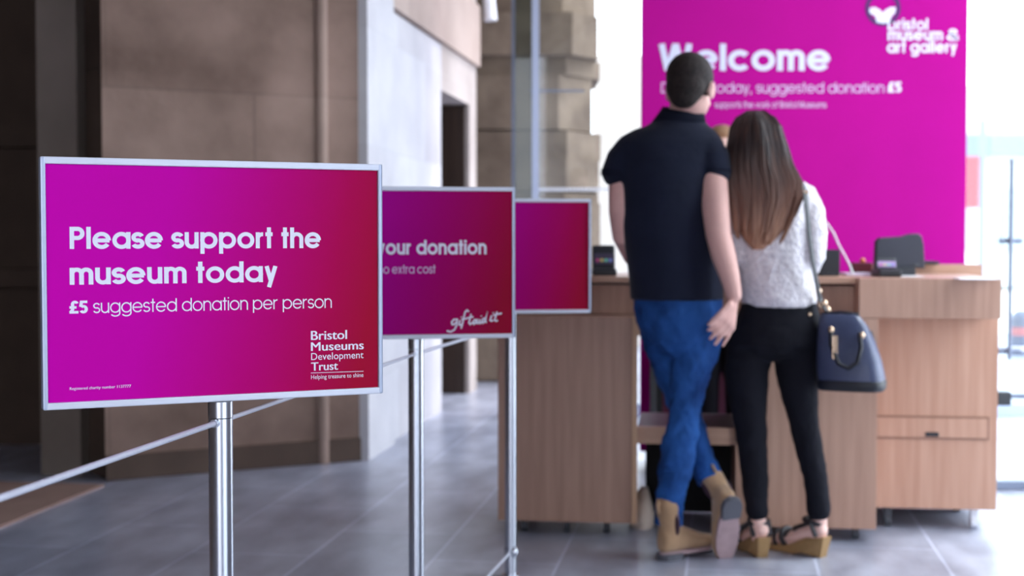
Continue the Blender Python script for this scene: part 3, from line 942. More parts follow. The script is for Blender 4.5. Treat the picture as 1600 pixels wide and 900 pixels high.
# ================================================================== WELCOME BANNER
BY = 7.3
bl, brx = P(1002, 200, BY), P(1511, 200, BY)
bcx = (bl.x + brx.x) / 2; bw = brx.x - bl.x
ban = thing('welcome_banner', 'tall magenta Welcome banner wall standing behind the counter', 'banner', (bcx, BY, 0), 0, world=False)
MB().box((0, .02, 1.66), (bw, .035, 3.2), bev=.004).build('panel', M['magenta'], ban)
MB().box((0, .055, 1.66), (bw - .02, .03, 3.18)).build('bounce_backing', mat('grey_board', (150, 152, 158), rough=.9), ban)  # unseen grey backing, added to keep magenta bounce off the pier
MB().box((0, .04, .03), (bw * .96, .06, .06)).build('base', M['postgrey'], ban)
bb = Board((bcx, BY, 0), 0.0)
ny = -.0002
ls = M['letter_soft']
bb.line('Welcome', .2, (1029, 111), (1297, 110), 42, mat('banner_white', (222, 222, 246), rough=.6), ban, ny)
bb.line('Donate today, suggested donation', .11, (1033, 146), (1381.5, 144.5), 16.5, ls, ban, ny)
bb.line('£5', .22, (1387, 144.5), (1409, 144.3), 16.5, W_, ban, ny, track=.03)
bb.line('supports the work of Bristol Museums', .12, (1117, 169), (1291, 168), 10, ls, ban, ny)
bb.line('bristol', .19, (1387, 47), (1450, 46.6), 18, W_, ban, ny)
bb.line('museum', .19, (1387, 63.5), (1473, 63), 18.5, W_, ban, ny)
bb.line('&', .19, (1480.5, 62.9), (1498, 62.8), 17, W_, ban, ny)
bb.line('art gallery', .19, (1386, 83), (1495, 82), 18.5, W_, ban, ny)
ring = [[(1379.7 + 24.5 * math.cos(a * PI / 24), 13 - 24.5 * math.sin(a * PI / 24)) for a in range(49)]]
bb.strokes(ring, 6.0, M['purple'], ban, ny, 'logo_ring')
pet = [(140, 96), (200, 83), (260, 113), (295, 150), (330, 113), (390, 83), (448, 88), (440, 150), (398, 190), (372, 262), (300, 275), (225, 262), (208, 190), (140, 150)]
b = MB(); b.poly([(lambda q: (q[0], ny - .0004, q[1]))(bb.uv(1340 + x / 7.5, y / 7.5)) for x, y in pet]); b.build('logo_emblem', W_, ban)

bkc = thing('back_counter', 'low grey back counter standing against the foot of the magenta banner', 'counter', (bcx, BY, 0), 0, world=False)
MB().box((0, -.23, .632), (bw - .06, .40, .03)).build('worktop', M['shelf_top'], bkc)
MB().box((0, -.05, .308), (bw - .12, .012, .612)).build('shade_panel', mat('maroon_shade', (84, 18, 52), rough=.6), bkc)  # dark maroon sheet, the banner's shaded foot put into colour
for x in (-1, 0, 1):
    MB().box((x * (bw / 2 - .06), -.2, .308), (.03, .34, .616)).build('support_panel', M['black_matt'], bkc)
# spotlight hanging above the doorway end
c = P(762, 18, 10.9)
t = thing('spotlight', 'white cylindrical spotlight on a bracket high by the stone wall end', 'light', (c.x, c.y, c.z))
b = MB(); b.cyl((c.x + .02, c.y, c.z - .07), (c.x + .01, c.y, c.z + .10), .052, .045); b.build('lamp_body', M['white_plastic'], t)
b = MB(); b.tube([(c.x + .01, c.y, c.z + .1), (c.x - .04, c.y, c.z + .16), (D_.x + .0, c.y - .02, c.z + .14)], .014); b.build('bracket', M['black'], t)

# ================================================================== PEOPLE
SKIN = mat('skin', (226, 178, 168), rough=.55, noise=.06, nscale=14, spec=.35)
SKIN2 = mat('skin_light', (232, 190, 178), rough=.55, noise=.05, nscale=14, spec=.35)
NAVY = mat('navy_pique', (27, 31, 48), rough=.9, noise=.12, nscale=9, bump=.5, bscale=16, spec=.15, sheen=.1)
NAVY2 = mat('navy_rib', (22, 25, 40), rough=.9, spec=.15)
DENIM = mat('blue_denim', (48, 98, 170), rough=.85, col2=(18, 46, 96), nscale=7, stretch=(1, 1, .8), bump=.8, bscale=22, spec=.15)
BLACKJ = mat('black_denim', (24, 24, 32), rough=.85, noise=.15, nscale=8, bump=.5, bscale=22, spec=.15)
KNIT = mat('cream_fluffy_knit', (244, 238, 242), rough=.95, col2=(214, 208, 216), nscale=38, bump=1.0, bscale=70, sheen=.4, spec=.1)
HAIRM = mat('short_dark_hair', (52, 40, 38), rough=.7, col2=(30, 24, 24), nscale=60, bump=.8, bscale=160, spec=.3)
SUEDE = mat('tan_suede', (176, 142, 110), rough=.9, noise=.1, nscale=18, sheen=.3, spec=.1)
SOLE = mat('worn_pale_sole', (176, 150, 152), rough=.85, noise=.12, nscale=20, spec=.15)
HEEL = mat('grey_heel', (92, 92, 100), rough=.8)
ELAST = mat('dark_elastic', (62, 40, 52), rough=.9)
WEDGE = mat('woven_tan_wedge', (160, 126, 84), rough=.85, noise=.15, nscale=90, stretch=(1, 1, 3), bump=.4, bscale=150)
STRAP = mat('black_leather', (30, 26, 34), rough=.5)
BAGM = mat('navy_leather', (66, 74, 104), rough=.36, noise=.08, nscale=20, bump=.2, bscale=120)
BAGD = mat('dark_navy_leather', (22, 24, 36), rough=.5)
GOLD = mat('pale_gold_metal', (226, 196, 168), rough=.25, metal=1.0)

def V(px, py, Y): return P(px, py, Y)
KY = 1.0 / FPX
def E(px, py, Y, hw, d, dy=0.0):
    """horizontal ring: centre, half width seen in pixels, depth"""
    c = P(px, py, Y)
    return (Vector((c.x, c.y + dy, c.z)), hw * KY * Y, d)

def add_head(b, c, yaw, pitch=0.0, s=1.0):
    """skull, jaw, nose, brow, lips and ears; local -y... the face looks along +y turned by yaw"""
    m = Matrix.Translation(c) @ Matrix.Rotation(yaw, 4, 'Z') @ Matrix.Rotation(pitch, 4, 'X') @ Matrix.Scale(s, 4)
    def e(p, r, rot=None):
        mm = m @ Matrix.Translation(Vector(p))
        if rot is not None: mm = mm @ rot
        bmesh.ops.create_uvsphere(b.bm, u_segments=20, v_segments=14, radius=1, matrix=mm @ Matrix.Diagonal((r[0], r[1], r[2], 1)))
    e((0, -.012, .028), (.075, .094, .088))
    e((0, .018, -.022), (.064, .070, .080))
    e((0, .050, -.072), (.042, .038, .036))
    e((0, .040, -.045), (.056, .046, .050))
    e((0, .074, .018), (.050, .018, .014))
    e((0, .092, -.018), (.012, .020, .024)); e((0, .103, -.030), (.015, .012, .010))
    e((0, .084, -.058), (.024, .010, .006)); e((0, .082, -.067), (.021, .010, .006))
    for sx in (-1, 1):
        e((sx * .030, .074, -.028), (.022, .016, .018))
        rt = Matrix.Rotation(sx * -.35, 4, 'Z')
        e((sx * .080, -.008, -.010), (.008, .019, .032), rt)
        e((sx * .084, -.013, .004), (.007, .013, .017), rt)
    return m
def add_eyes(m, parent):
    for sx in (-1, 1):
        b = MB(); b.ball((0, 0, 0), .0125)
        o = b.build('eye', mat('eye_white_%s_%d' % (parent.name, sx), (226, 222, 220), rough=.3), None, smooth=True, tf=m @ Matrix.Translation((sx * .030, .077, .002)))
        o.parent = parent
        b = MB(); b.ball((0, 0, 0), .0062)
        i = b.build('iris', mat('iris_%s_%d' % (parent.name, sx), (70, 52, 40), rough=.2), None, smooth=True, tf=m @ Matrix.Translation((sx * .030, .0865, .002)))
        i.parent = o

def boot(parent, mtx, shaft_dir=(0, 0, 1), shaft_len=.10, name='boot'):
    """ankle boot: local x runs heel to toe, z is up, sole at z = 0"""
    L = .285
    b = MB()
    rr = []
    for x, w, h0, h1 in ((-.004, .020, .016, .085), (.008, .031, .010, .105), (.035, .036, .008, .115), (.075, .038, .008, .112), (.115, .041, .012, .095), (.155, .046, .010, .078),
                         (.195, .048, .010, .062), (.232, .044, .010, .052), (.262, .033, .012, .044), (.280, .018, .014, .034)):
        ring = []
        for i in range(24):
            a = 2 * PI * i / 24
            y = math.cos(a); z = math.sin(a)
            y = math.copysign(abs(y) ** .75, y); z = math.copysign(abs(z) ** .75, z)
            ring.append(Vector((x, y * w, (h0 + h1) / 2 + z * (h1 - h0) / 2)))
        rr.append(ring)
    b.rings(rr); bmesh.ops.recalc_face_normals(b.bm, faces=b.bm.faces[:])
    sd = Vector(shaft_dir).normalized()
    b.tube([Vector((.040, 0, .06)), Vector((.042, 0, .09)) + sd * .02, Vector((.042, 0, .09)) + sd * shaft_len], [.038, .042, .045], n=20)
    up = b.build(name, SUEDE, None, smooth=True, remesh=.006, relax=4, tf=None)
    up.data.transform(mtx)
    up.parent = parent
    so = MB()
    pts = []
    for i in range(28):
        a = 2 * PI * i / 28
        x = .14 + .146 * math.cos(a)
        w = (.047 if x > .14 else .036) if abs(math.cos(a)) < .99 else .04
        w = .036 + .011 * math.sin((x / .285 - .3) * PI) if x > 0 else .028
        pts.append((x, w * math.sin(a) * (1.05 if math.cos(a) < 0 else 1)))
    so.prism(pts, .002, .014)
    o = so.build('sole', SOLE, None, tf=mtx); o.parent = up
    he = MB()
    hp = [(.078, -.034), (.078, .034), (.03, .038), (.004, .030), (-.006, .012), (-.006, -.012), (.004, -.030), (.03, -.038)]
    he.prism(hp, -.018, .005)
    o = he.build('heel', HEEL, None, tf=mtx); o.parent = up
    for sy in (-1, 1):
        g = MB()
        e0 = Vector((.052, sy * .0365, .085)); 
        g.bm.verts.new((0, 0, 0)); g.bm.clear()
        g.ball((0, 0, 0), (.019, .010, .043))
        mm = Matrix.Translation(Vector((.043, sy * .034, .082)) + sd * .035) @ sd.to_track_quat('Z', 'Y').to_matrix().to_4x4()
        o = g.build('elastic_panel', ELAST, None, smooth=True, tf=mtx @ mm); o.parent = up
    lp_ = MB(); q = Vector((.042, 0, .09)) + sd * (shaft_len + .004)
    lp_.tube([q + Vector((-.046, 0, -.03)), q + Vector((-.052, 0, .0)), q + Vector((-.05, 0, .018)), q + Vector((-.043, 0, .0))], .006, n=8)
    o = lp_.build('pull_tab', SUEDE, None, smooth=True, tf=mtx); o.parent = up
    return up
def basis(o, x, z):
    x = Vector(x).normalized(); z = Vector(z); z = (z - x * z.dot(x)).normalized(); y = z.cross(x)
    m = Matrix(((x.x, y.x, z.x, o[0]), (x.y, y.y, z.y, o[1]), (x.z, y.z, z.z, o[2]), (0, 0, 0, 1)))
    return m

def hand_relaxed(b, wrist, knuckles, tips_mid, tips, thumb, rw=.023):
    for k, (a, m_, t_) in enumerate(zip(knuckles, tips_mid, tips)):
        b.tube([wrist, a], [rw * .72, .0125], n=10)
        r = (.0092, .0094, .0090, .0078)[k]
        b.tube([a, m_, t_], [r * 1.08, r, r * .78], n=10)
    for a, c in zip(knuckles[:-1], knuckles[1:]):
        b.tube([(a + wrist) / 2, (c + wrist) / 2], .013, n=8); b.tube([a * .8 + wrist * .2, c * .8 + wrist * .2], .0115, n=8)
    b.tube(thumb, [.014, .011, .0085], n=10)

# ------------------------------------------------------------------ the man in the navy polo shirt
MY = 5.12
b = MB()
hc = V(1079, 140, 5.10)
hm = add_head(b, hc, R(-27), R(-14), 1.03)
b.tube([V(1072, 160, MY), V(1064, 205, MY + .0)], [.056, .064], n=20)
b.ells([E(1050, 218, MY, 52, .06), E(1046, 250, MY, 66, .10), E(1045, 300, MY, 68, .11), E(1045, 350, MY, 66, .105), E(1050, 400, MY, 64, .10), E(1056, 440, MY, 64, .105), E(1060, 480, MY, 62, .110), E(1062, 520, MY, 52, .10)])
# right arm hanging, hand beside the hip
sh_, el, wr_ = V(1108, 244, 5.09), V(1122, 366, 5.00), V(1147, 462, 4.965)
b.tube([sh_, V(1114, 275, 5.06), V(1118, 325, 5.02), el, V(1130, 398, 4.985), V(1140, 432, 4.97), wr_], [.050, .052, .049, .045, .044, .036, .028], n=20)
HY = 4.96
kn = [V(1129, 497, HY - .012), V(1134, 503, HY - .008), V(1139, 509, HY), V(1144, 513, HY + .010)]
md = [V(1118, 508, HY - .016), V(1122, 517, HY - .012), V(1128, 524, HY - .004), V(1137, 527, HY + .008)]
tp = [V(1107, 516, HY - .008), V(1110, 529, HY - .006), V(1117, 538, HY), V(1129, 541, HY + .008)]
th_ = [V(1140, 476, HY - .022), V(1125, 491, HY - .036), V(1108, 507, HY - .030)]
hand_relaxed(b, wr_, kn, md, tp, th_)
# left arm, the forearm reaching to the counter
b.tube([V(986, 246, MY), V(972, 272, MY), V(971, 330, MY + .0), V(975, 368, MY + .02), V(990, 400, MY + .13), V(1010, 424, MY + .27)], [.048, .050, .047, .044, .040, .028], n=20)
lw = V(1010, 424, MY + .27)
def fwd_hand(b, w, dirx=0.0, drop=-.01):
    kn_, md_, tp_ = [], [], []
    for k in range(4):
        o = -.030 + .020 * k
        ln = (.075, .080, .076, .064)[k]
        kn_.append(w + Vector((o + dirx * .08, .085, drop))); md_.append(w + Vector((o * 1.15 + dirx * .12, .085 + ln * .55, drop - .004))); tp_.append(w + Vector((o * 1.2 + dirx * .15, .085 + ln, drop - .016)))
    t_ = [w + Vector((.022, .03, drop)), w + Vector((.046, .065, drop - .004)), w + Vector((.05, .10, drop - .01))]
    hand_relaxed(b, w, kn_, md_, tp_, t_)
fwd_hand(b, lw)
# legs
RL = [(1090, 505, MY, .066), (1084, 560, MY - .01, .062), (1077, 600, MY - .02, .052), (1071, 640, MY - .03, .042), (1064, 676, MY - .03, .044), (1057, 722, MY - .01, .046), (1048, 770, MY, .038), (1044, 815, MY + .01, .036), (1044, 842, MY + .01, .035)]
LL = [(1042, 505, MY + .03, .066), (1052, 560, MY + .07, .062), (1062, 600, MY + .09, .054), (1071, 640, MY + .10, .042), (1080, 676, MY + .10, .042), (1093, 712, MY + .09, .040), (1106, 745, MY + .05, .036), (1118, 768, MY + .02, .034)]
b.tube([V(x, y, Y) for x, y, Y, r in RL], [r for *_, r in RL], n=20)
b.tube([V(x, y, Y) for x, y, Y, r in LL], [r for *_, r in LL], n=20)
toeR = Vector((.80, .60, 0)).normalized()
hR = F(1033, 876); hR = Vector((hR.x, hR.y, .018))
mR = basis(hR, toeR, (0, 0, 1))
b.tube([mR @ Vector((.04, 0, .05)), mR @ Vector((.14, 0, .04)), mR @ Vector((.24, 0, .03))], [.026, .026, .016], n=12)
toeL = F(1135, 873); hL = V(1143, 779, toeL.y - .10)
xL = (Vector((toeL.x, toeL.y, .012)) - hL); xL = xL.normalized()
mL = basis(hL, xL, (-.25, .9, .25))
b.tube([mL @ Vector((.03, 0, .06)), mL @ Vector((.14, 0, .04)), mL @ Vector((.24, 0, .03))], [.026, .026, .016], n=12)
b.tube([V(1118, 768, MY + .02), mL @ Vector((.04, 0, .06))], [.033, .03], n=12)
man = b.build('person', SKIN, None, smooth=True, remesh=.0055, relax=2)
tag(man, 'person in navy polo shirt and blue jeans, legs crossed, back turned at the desk', 'person')
add_eyes(hm, man)
# hair: a short crop that ends at the nape
hb = MB()
def hsph(p, r):
    bmesh.ops.create_uvsphere(hb.bm, u_segments=20, v_segments=14, radius=1, matrix=hm @ Matrix.Translation(Vector(p)) @ Matrix.Diagonal((r[0], r[1], r[2], 1)))
hsph((0, -.020, .040), (.083, .096, .086)); hsph((0, -.052, -.005), (.071, .060, .070)); hsph((0, -.056, -.035), (.056, .046, .052)); hsph((0, .03, .082), (.06, .058, .042))
for sx in (-1, 1): hsph((sx * .055, -.01, .02), (.026, .05, .05))
o = hb.build('hair', HAIRM, None, smooth=True, remesh=.006, relax=3); o.parent = man
# polo shirt
b = MB()
b.ells([E(1062, 186, MY, 36, .062), E(1059, 196, MY, 48, .072), E(1053, 206, MY, 66, .088), E(1047, 222, MY, 84, .108), E(1045, 250, MY, 84, .122), E(1045, 300, MY, 77, .132), E(1045, 350, MY, 75, .126), E(1050, 400, MY, 72, .122), E(1056, 440, MY, 73, .128), E(1058, 468, MY, 73, .134)], n=36)
b.tube([V(1090, 222, MY), V(1103, 234, 5.10), V(1112, 250, 5.085), V(1116, 270, 5.07)], [.058, .066, .068, .066], n=24)
b.tube([V(1004, 222, MY), V(988, 234, MY), V(973, 252, MY), V(965, 271, MY)], [.056, .064, .064, .060], n=24)
polo = b.build('polo_shirt', NAVY, None, smooth=True, remesh=.008, relax=5); polo.parent = man
b = MB()
cr = []
for (x, y, hw, d, ) in ((1062, 195, 43, .070), (1066, 180, 36, .066), (1068, 172, 33, .062)):
    c, rx, ry = E(x, y, MY, hw, d)
    cr.append([Vector((c.x + rx * math.cos(2 * PI * i / 32), c.y + ry * math.sin(2 * PI * i / 32), c.z + .010 * math.sin(2 * PI * i / 32) - .012 * math.cos(2 * PI * i / 32))) for i in range(32)])
b.rings(cr, cap=False)
b.rings([cr[0], [p + (p - sum(cr[0], Vector()) / 32) * .12 + Vector((0, 0, -.016)) for p in cr[0]]][::-1], cap=False)
col = b.build('collar', NAVY2, None, smooth=True); col.parent = polo
md_ = col.modifiers.new('thickness', 'SOLIDIFY'); md_.thickness = .004
for nm, pts, r in (('sleeve_cuff', [V(1115, 266, 5.075), V(1115.5, 275, 5.07)], .0665), ('sleeve_cuff', [V(965.5, 266, MY), V(964.5, 276, MY)], .0605)):
    b = MB(); b.cyl(pts[0], pts[1], r, n=28); o = b.build(nm, NAVY2, None, smooth=True); o.parent = polo
# jeans
b = MB()
b.ells([E(1057, 452, MY, 68, .118), E(1060, 480, MY, 70, .128), E(1063, 505, MY, 68, .132), E(1064, 525, MY, 58, .118), E(1064, 545, MY, 40, .09), E(1064, 560, MY, 18, .05)], n=32)
RJ = [(1095, 505, MY, .088), (1088, 535, MY - .005, .090), (1080, 570, MY - .015, .080), (1074, 605, MY - .02, .067), (1071, 640, MY - .03, .057), (1065, 676, MY - .03, .061), (1058, 722, MY - .01, .064), (1050, 765, MY, .054), (1046, 800, MY + .005, .050), (1045, 810, MY + .01, .050)]
LJ = [(1034, 505, MY + .03, .086), (1041, 535, MY + .05, .088), (1052, 570, MY + .07, .080), (1062, 605, MY + .09, .070), (1071, 640, MY + .10, .056), (1080, 676, MY + .10, .056), (1091, 706, MY + .09, .054), (1103, 735, MY + .055, .048), (1107, 744, MY + .045, .048)]
b.tube([V(x, y, Y) for x, y, Y, r in RJ], [r for *_, r in RJ], n=24)
b.tube([V(x, y, Y) for x, y, Y, r in LJ], [r for *_, r in LJ], n=24)
jn = b.build('jeans', DENIM, None, smooth=True, remesh=.008, relax=3); jn.parent = man
tx = bpy.data.textures.new('folds', 'CLOUDS'); tx.noise_scale = .045
d_ = jn.modifiers.new('folds', 'DISPLACE'); d_.texture = tx; d_.strength = .022; d_.mid_level = .5; d_.texture_coords = 'LOCAL'
for pts, r in (([(1045, 806, MY + .01), (1044.5, 818, MY + .012)], .053), ([(1106, 740, MY + .05), (1110, 751, MY + .035)], .050)):
    b = MB(); b.cyl(V(*pts[0]), V(*pts[1]), r, n=28); o = b.build('turn_up', DENIM, None, smooth=True); o.parent = jn
boot(man, mR, (-.1, 0, 1), .095)
kd = (V(1093, 712, MY + .09) - (mL @ Vector((.042, 0, .09))))
boot(man, mL, mL.inverted().to_3x3() @ kd, .07)

# ------------------------------------------------------------------ the woman in the cream jumper
WY = 5.16
b = MB()
wh = V(1183, 226, WY + .0)
wm = add_head(b, wh, R(-8), R(-10), .94)
b.tube([V(1184, 245, WY), V(1194, 285, WY)], [.048, .052], n=18)
b.ells([E(1206, 290, WY, 54, .06), E(1209, 320, WY, 56, .088), E(1208, 360, WY, 50, .092), E(1210, 400, WY, 48, .088), E(1214, 440, WY, 50, .092), E(1216, 480, WY, 54, .100), E(1212, 505, WY, 54, .10), E(1209, 525, WY, 40, .09)])
b.tube([V(1258, 308, WY), V(1270, 350, WY - .03), V(1269, 396, WY - .035), V(1262, 412, WY + .04), V(1250, 424, WY + .24)], [.040, .034, .030, .028, .024], n=18)
fwd_hand(b, V(1250, 424, WY + .24), 0, -.005)
b.tube([V(1158, 308, WY), V(1148, 350, WY - .01), V(1150, 398, WY - .02), V(1160, 412, WY + .06), V(1180, 424, WY + .24)], [.040, .034, .030, .028, .024], n=18)
fwd_hand(b, V(1180, 424, WY + .24), 0, -.005)
WL = [(1178, 528, WY, .066), (1170, 580, WY, .064), (1168, 620, WY, .064), (1172, 665, WY + .01, .052), (1175, 710, WY + .02, .047), (1180, 760, WY + .01, .038), (1184, 800, WY, .030), (1186, 828, WY, .027), (1186, 843, WY + .0, .027)]
WR = [(1244, 528, WY, .066), (1244, 580, WY, .062), (1250, 625, WY, .060), (1256, 665, WY + .01, .047), (1265, 705, WY + .02, .044), (1275, 750, WY + .01, .035), (1280, 800, WY, .030), (1281, 826, WY, .027), (1280, 840, WY, .027)]
for chain in (WL, WR):
    b.tube([V(x, y, Y) for x, y, Y, r in chain], [r for *_, r in chain], n=18)
feet = []
for (ax, ay, dx, dy) in ((1188, 845, -.22, .97), (1278, 845, -.66, .75)):
    a = V(ax, ay, WY)
    d = Vector((dx, dy, 0)).normalized()
    heel = a - d * .012
    fl_ = [Vector((heel.x, heel.y, .078 + .022)), Vector((heel.x, heel.y, 0)) + d * .07 + Vector((0, 0, .078)), Vector((heel.x, heel.y, 0)) + d * .14 + Vector((0, 0, .045)), Vector((heel.x, heel.y, 0)) + d * .20 + Vector((0, 0, .034))]
    b.tube(fl_, [.028, .027, .030, .026], n=14)
    b.tube([a, Vector((heel.x, heel.y, .105)) + d * .03], [.027, .027], n=12)
    sdv = Vector((-d.y, d.x, 0))
    for k in range(5):
        o = (k - 2) * .013
        b.tube([fl_[3] + sdv * o, fl_[3] + sdv * o * 1.05 + d * (.036 - abs(k - 1.5) * .006) + Vector((0, 0, -.012))], [.009, .0065], n=8)
    feet.append((heel, d, sdv))
woman = b.build('person', SKIN2, None, smooth=True, remesh=.0055, relax=2)
tag(woman, 'person in cream fluffy jumper and black trousers with long brown hair, back turned', 'person')
add_eyes(wm, woman)
# long hair
HG = mat('long_brown_hair', (92, 62, 46), rough=.5, spec=.4)
nt = HG.node_tree; bs = nt.nodes['Principled BSDF']
tc = nt.nodes.new('ShaderNodeTexCoord'); sp = nt.nodes.new('ShaderNodeSeparateXYZ')
nt.links.new(tc.outputs['Object'], sp.inputs[0])
mr = nt.nodes.new('ShaderNodeMapRange')
mr.inputs['From Min'].default_value = V(1180, 400, WY).z; mr.inputs['From Max'].default_value = V(1180, 230, WY).z
nt.links.new(sp.outputs['Z'], mr.inputs['Value'])
nz = nt.nodes.new('ShaderNodeTexNoise'); nz.inputs['Scale'].default_value = 6; nz.inputs['Detail'].default_value = 5
mp = nt.nodes.new('ShaderNodeMapping'); mp.inputs['Scale'].default_value = (9, 9, .6)
nt.links.new(tc.outputs['Object'], mp.inputs[0]); nt.links.new(mp.outputs[0], nz.inputs['Vector'])
ad = nt.nodes.new('ShaderNodeMath'); ad.operation = 'MULTIPLY_ADD'; ad.inputs[1].default_value = .8
nt.links.new(nz.outputs['Fac'], ad.inputs[0])
sb = nt.nodes.new('ShaderNodeMath'); sb.operation = 'SUBTRACT'; sb.inputs[1].default_value = .4
nt.links.new(mr.outputs[0], sb.inputs[0]); nt.links.new(sb.outputs[0], ad.inputs[2])
rp = nt.nodes.new('ShaderNodeValToRGB')
e = rp.color_ramp.elements
e[0].position = .0; e[0].color = lin((172, 126, 100)); e[1].position = 1.0; e[1].color = lin((46, 31, 30))
q = e.new(.45); q.color = lin((106, 70, 56))
nt.links.new(ad.outputs[0], rp.inputs[0]); nt.links.new(rp.outputs[0], bs.inputs['Base Color'])
b = MB()
b.ells([E(1180, 174.5, WY - .005, 5, .014), E(1180, 176.5, WY - .005, 13, .036), E(1180, 181, WY - .005, 22, .06), E(1180, 190, WY - .01, 30, .085), E(1180, 200, WY - .01, 35, .098), E(1181, 214, WY - .015, 39, .108), E(1183, 235, WY - .03, 43, .108), E(1186, 258, WY - .06, 48, .09), E(1194, 284, WY - .085, 55, .062), E(1197, 308, WY - .09, 53, .05), E(1194, 335, WY - .095, 47, .042), E(1190, 358, WY - .098, 38, .036), E(1187, 376, WY - .1, 24, .028), E(1184, 390, WY - .102, 8, .014)], n=40)
random.seed(3)
for k in range(64):
    a = -PI * (k + .5) / 64                       # along the back of the head
    ca, sa = math.cos(a), math.sin(a)
    wig = random.uniform(-3, 3); endy = random.uniform(356, 398) - abs(ca) * random.uniform(5, 62)
    pts = []; rad = []
    keys = [(177, 1180, 13, .036, 0), (186, 1180, 27, .075, -.005), (200, 1181, 36, .100, -.01), (230, 1183, 43, .11, -.03), (258, 1186, 49, .09, -.06), (284, 1194, 56, .064, -.085), (310, 1197, 54, .052, -.09), (338, 1194, 47, .044, -.095), (360, 1190, 41, .038, -.1), (372, 1188, 37, .032, -.1), (382, 1186, 33, .028, -.1), (394, 1184, 28, .02, -.1)]
    for (y, cx, hw, d, dy) in keys:
        if y > endy: break
        c = V(cx + wig * math.sin(y * .03 + k), y, WY + dy)
        pts.append(c + Vector((ca * hw * KY * WY, sa * d, 0))); rad.append(random.uniform(.007, .010))
    rad[-1] = .003
    if len(pts) > 2: b.tube(pts, rad, n=6)
hr = b.build('long_hair', HG, None, smooth=True); hr.parent = woman
# jumper
b = MB()
b.ells([E(1196, 272, WY, 30, .055), E(1202, 282, WY, 48, .066), E(1208, 295, WY, 64, .085), E(1210, 320, WY, 66, .102), E(1208, 360, WY, 60, .110), E(1208, 400, WY, 58, .112), E(1213, 440, WY, 59, .12), E(1217, 468, WY, 59, .124), E(1217, 480, WY, 56, .12)], n=36)
b.tube([V(1252, 306, WY), V(1266, 330, WY - .02), V(1270, 365, WY - .04), V(1269, 400, WY - .05), V(1263, 414, WY + .03), V(1252, 424, WY + .2)], [.054, .053, .052, .048, .046, .036], n=22)
b.tube([V(1164, 306, WY), V(1152, 330, WY - .0), V(1149, 365, WY - .01), V(1151, 398, WY - .02), V(1160, 412, WY + .06), V(1178, 424, WY + .2)], [.052, .050, .048, .046, .044, .036], n=22)
ju = b.build('jumper', KNIT, None, smooth=True, remesh=.008, relax=4); ju.parent = woman
tx2 = bpy.data.textures.new('fluff', 'CLOUDS'); tx2.noise_scale = .03
d_ = ju.modifiers.new('fluff', 'DISPLACE'); d_.texture = tx2; d_.strength = .010; d_.texture_coords = 'LOCAL'
# trousers
b = MB()
b.ells([E(1218, 466, WY, 56, .112), E(1217, 490, WY, 63, .120), E(1213, 515, WY, 72, .130), E(1210, 538, WY, 73, .130), E(1208, 552, WY, 55, .11), E(1206, 562, WY, 25, .06)], n=32)
WLJ = [(1172, 535, WY, .086), (1167, 580, WY, .082), (1168, 620, WY, .071), (1173, 665, WY + .01, .060), (1176, 700, WY + .02, .055), (1179, 745, WY + .01, .050), (1182, 785, WY, .043), (1183, 798, WY, .043)]
WRJ = [(1248, 535, WY, .086), (1245, 580, WY, .080), (1250, 620, WY, .066), (1256, 660, WY + .01, .054), (1264, 700, WY + .02, .052), (1274, 745, WY + .01, .045), (1278, 785, WY, .044), (1279, 797, WY, .045)]
for chain in (WLJ, WRJ):
    b.tube([V(x, y, Y) for x, y, Y, r in chain], [r for *_, r in chain], n=22)
tr = b.build('trousers', BLACKJ, None, smooth=True, remesh=.008, relax=3); tr.parent = woman
d_ = tr.modifiers.new('folds', 'DISPLACE'); d_.texture = tx; d_.strength = .008; d_.texture_coords = 'LOCAL'
c = V(1266, 492, WY - .11)
b = MB(); b.ball(c + Vector((0, .015, 0)), .008); o = b.build('rivet', GOLD, None, smooth=True); o.parent = tr
for heel, d, sdv in feet:
    mS = basis((heel.x, heel.y, 0), d, (0, 0, 1))
    b = MB()
    prof = [(-.012, .0), (-.030, .078), (.05, .066), (.12, .030), (.220, .016), (.230, .0), (.10, .0), (.06, .010)]
    lo = [mS @ Vector((x, -(.019 + .09 * max(0, z)) if x < .06 else -.036, z)) for x, z in prof]; hi = [mS @ Vector((x, (.019 + .09 * max(0, z)) if x < .06 else .036, z)) for x, z in prof]
    b.rings([lo, hi]); bmesh.ops.recalc_face_normals(b.bm, faces=b.bm.faces[:])
    sd_ = b.build('sandal', WEDGE, None); sd_.parent = woman
    def loop(cx, cz, rx, rz, tilt, r):
        return [mS @ Vector((cx + math.cos(a) * 0 + math.sin(tilt) * rz * math.sin(a), rx * math.cos(a), cz + rz * math.sin(a))) for a in [2 * PI * i / 20 for i in range(21)]]
    b = MB()
    b.tube(loop(.15, .05, .038, .032, .3, 0), .010, n=8)
    b.tube(loop(.185, .04, .038, .03, .2, 0), .007, n=8)
    b.tube([mS @ Vector((.03 + .036 * math.cos(a), .033 * math.sin(a), .128 + .006 * math.cos(a))) for a in [2 * PI * i / 20 for i in range(21)]], .010, n=8)
    b.tube([mS @ Vector(p) for p in ((.0, -.033, .085), (.02, -.035, .128), (.09, -.032, .10), (.15, .03, .06))], .009, n=8)
    b.tube([mS @ Vector(p) for p in ((.0, .033, .085), (.02, .035, .128), (.09, .032, .10), (.15, -.03, .06))], .009, n=8)
    o = b.build('strap', STRAP, None, smooth=True); o.parent = sd_

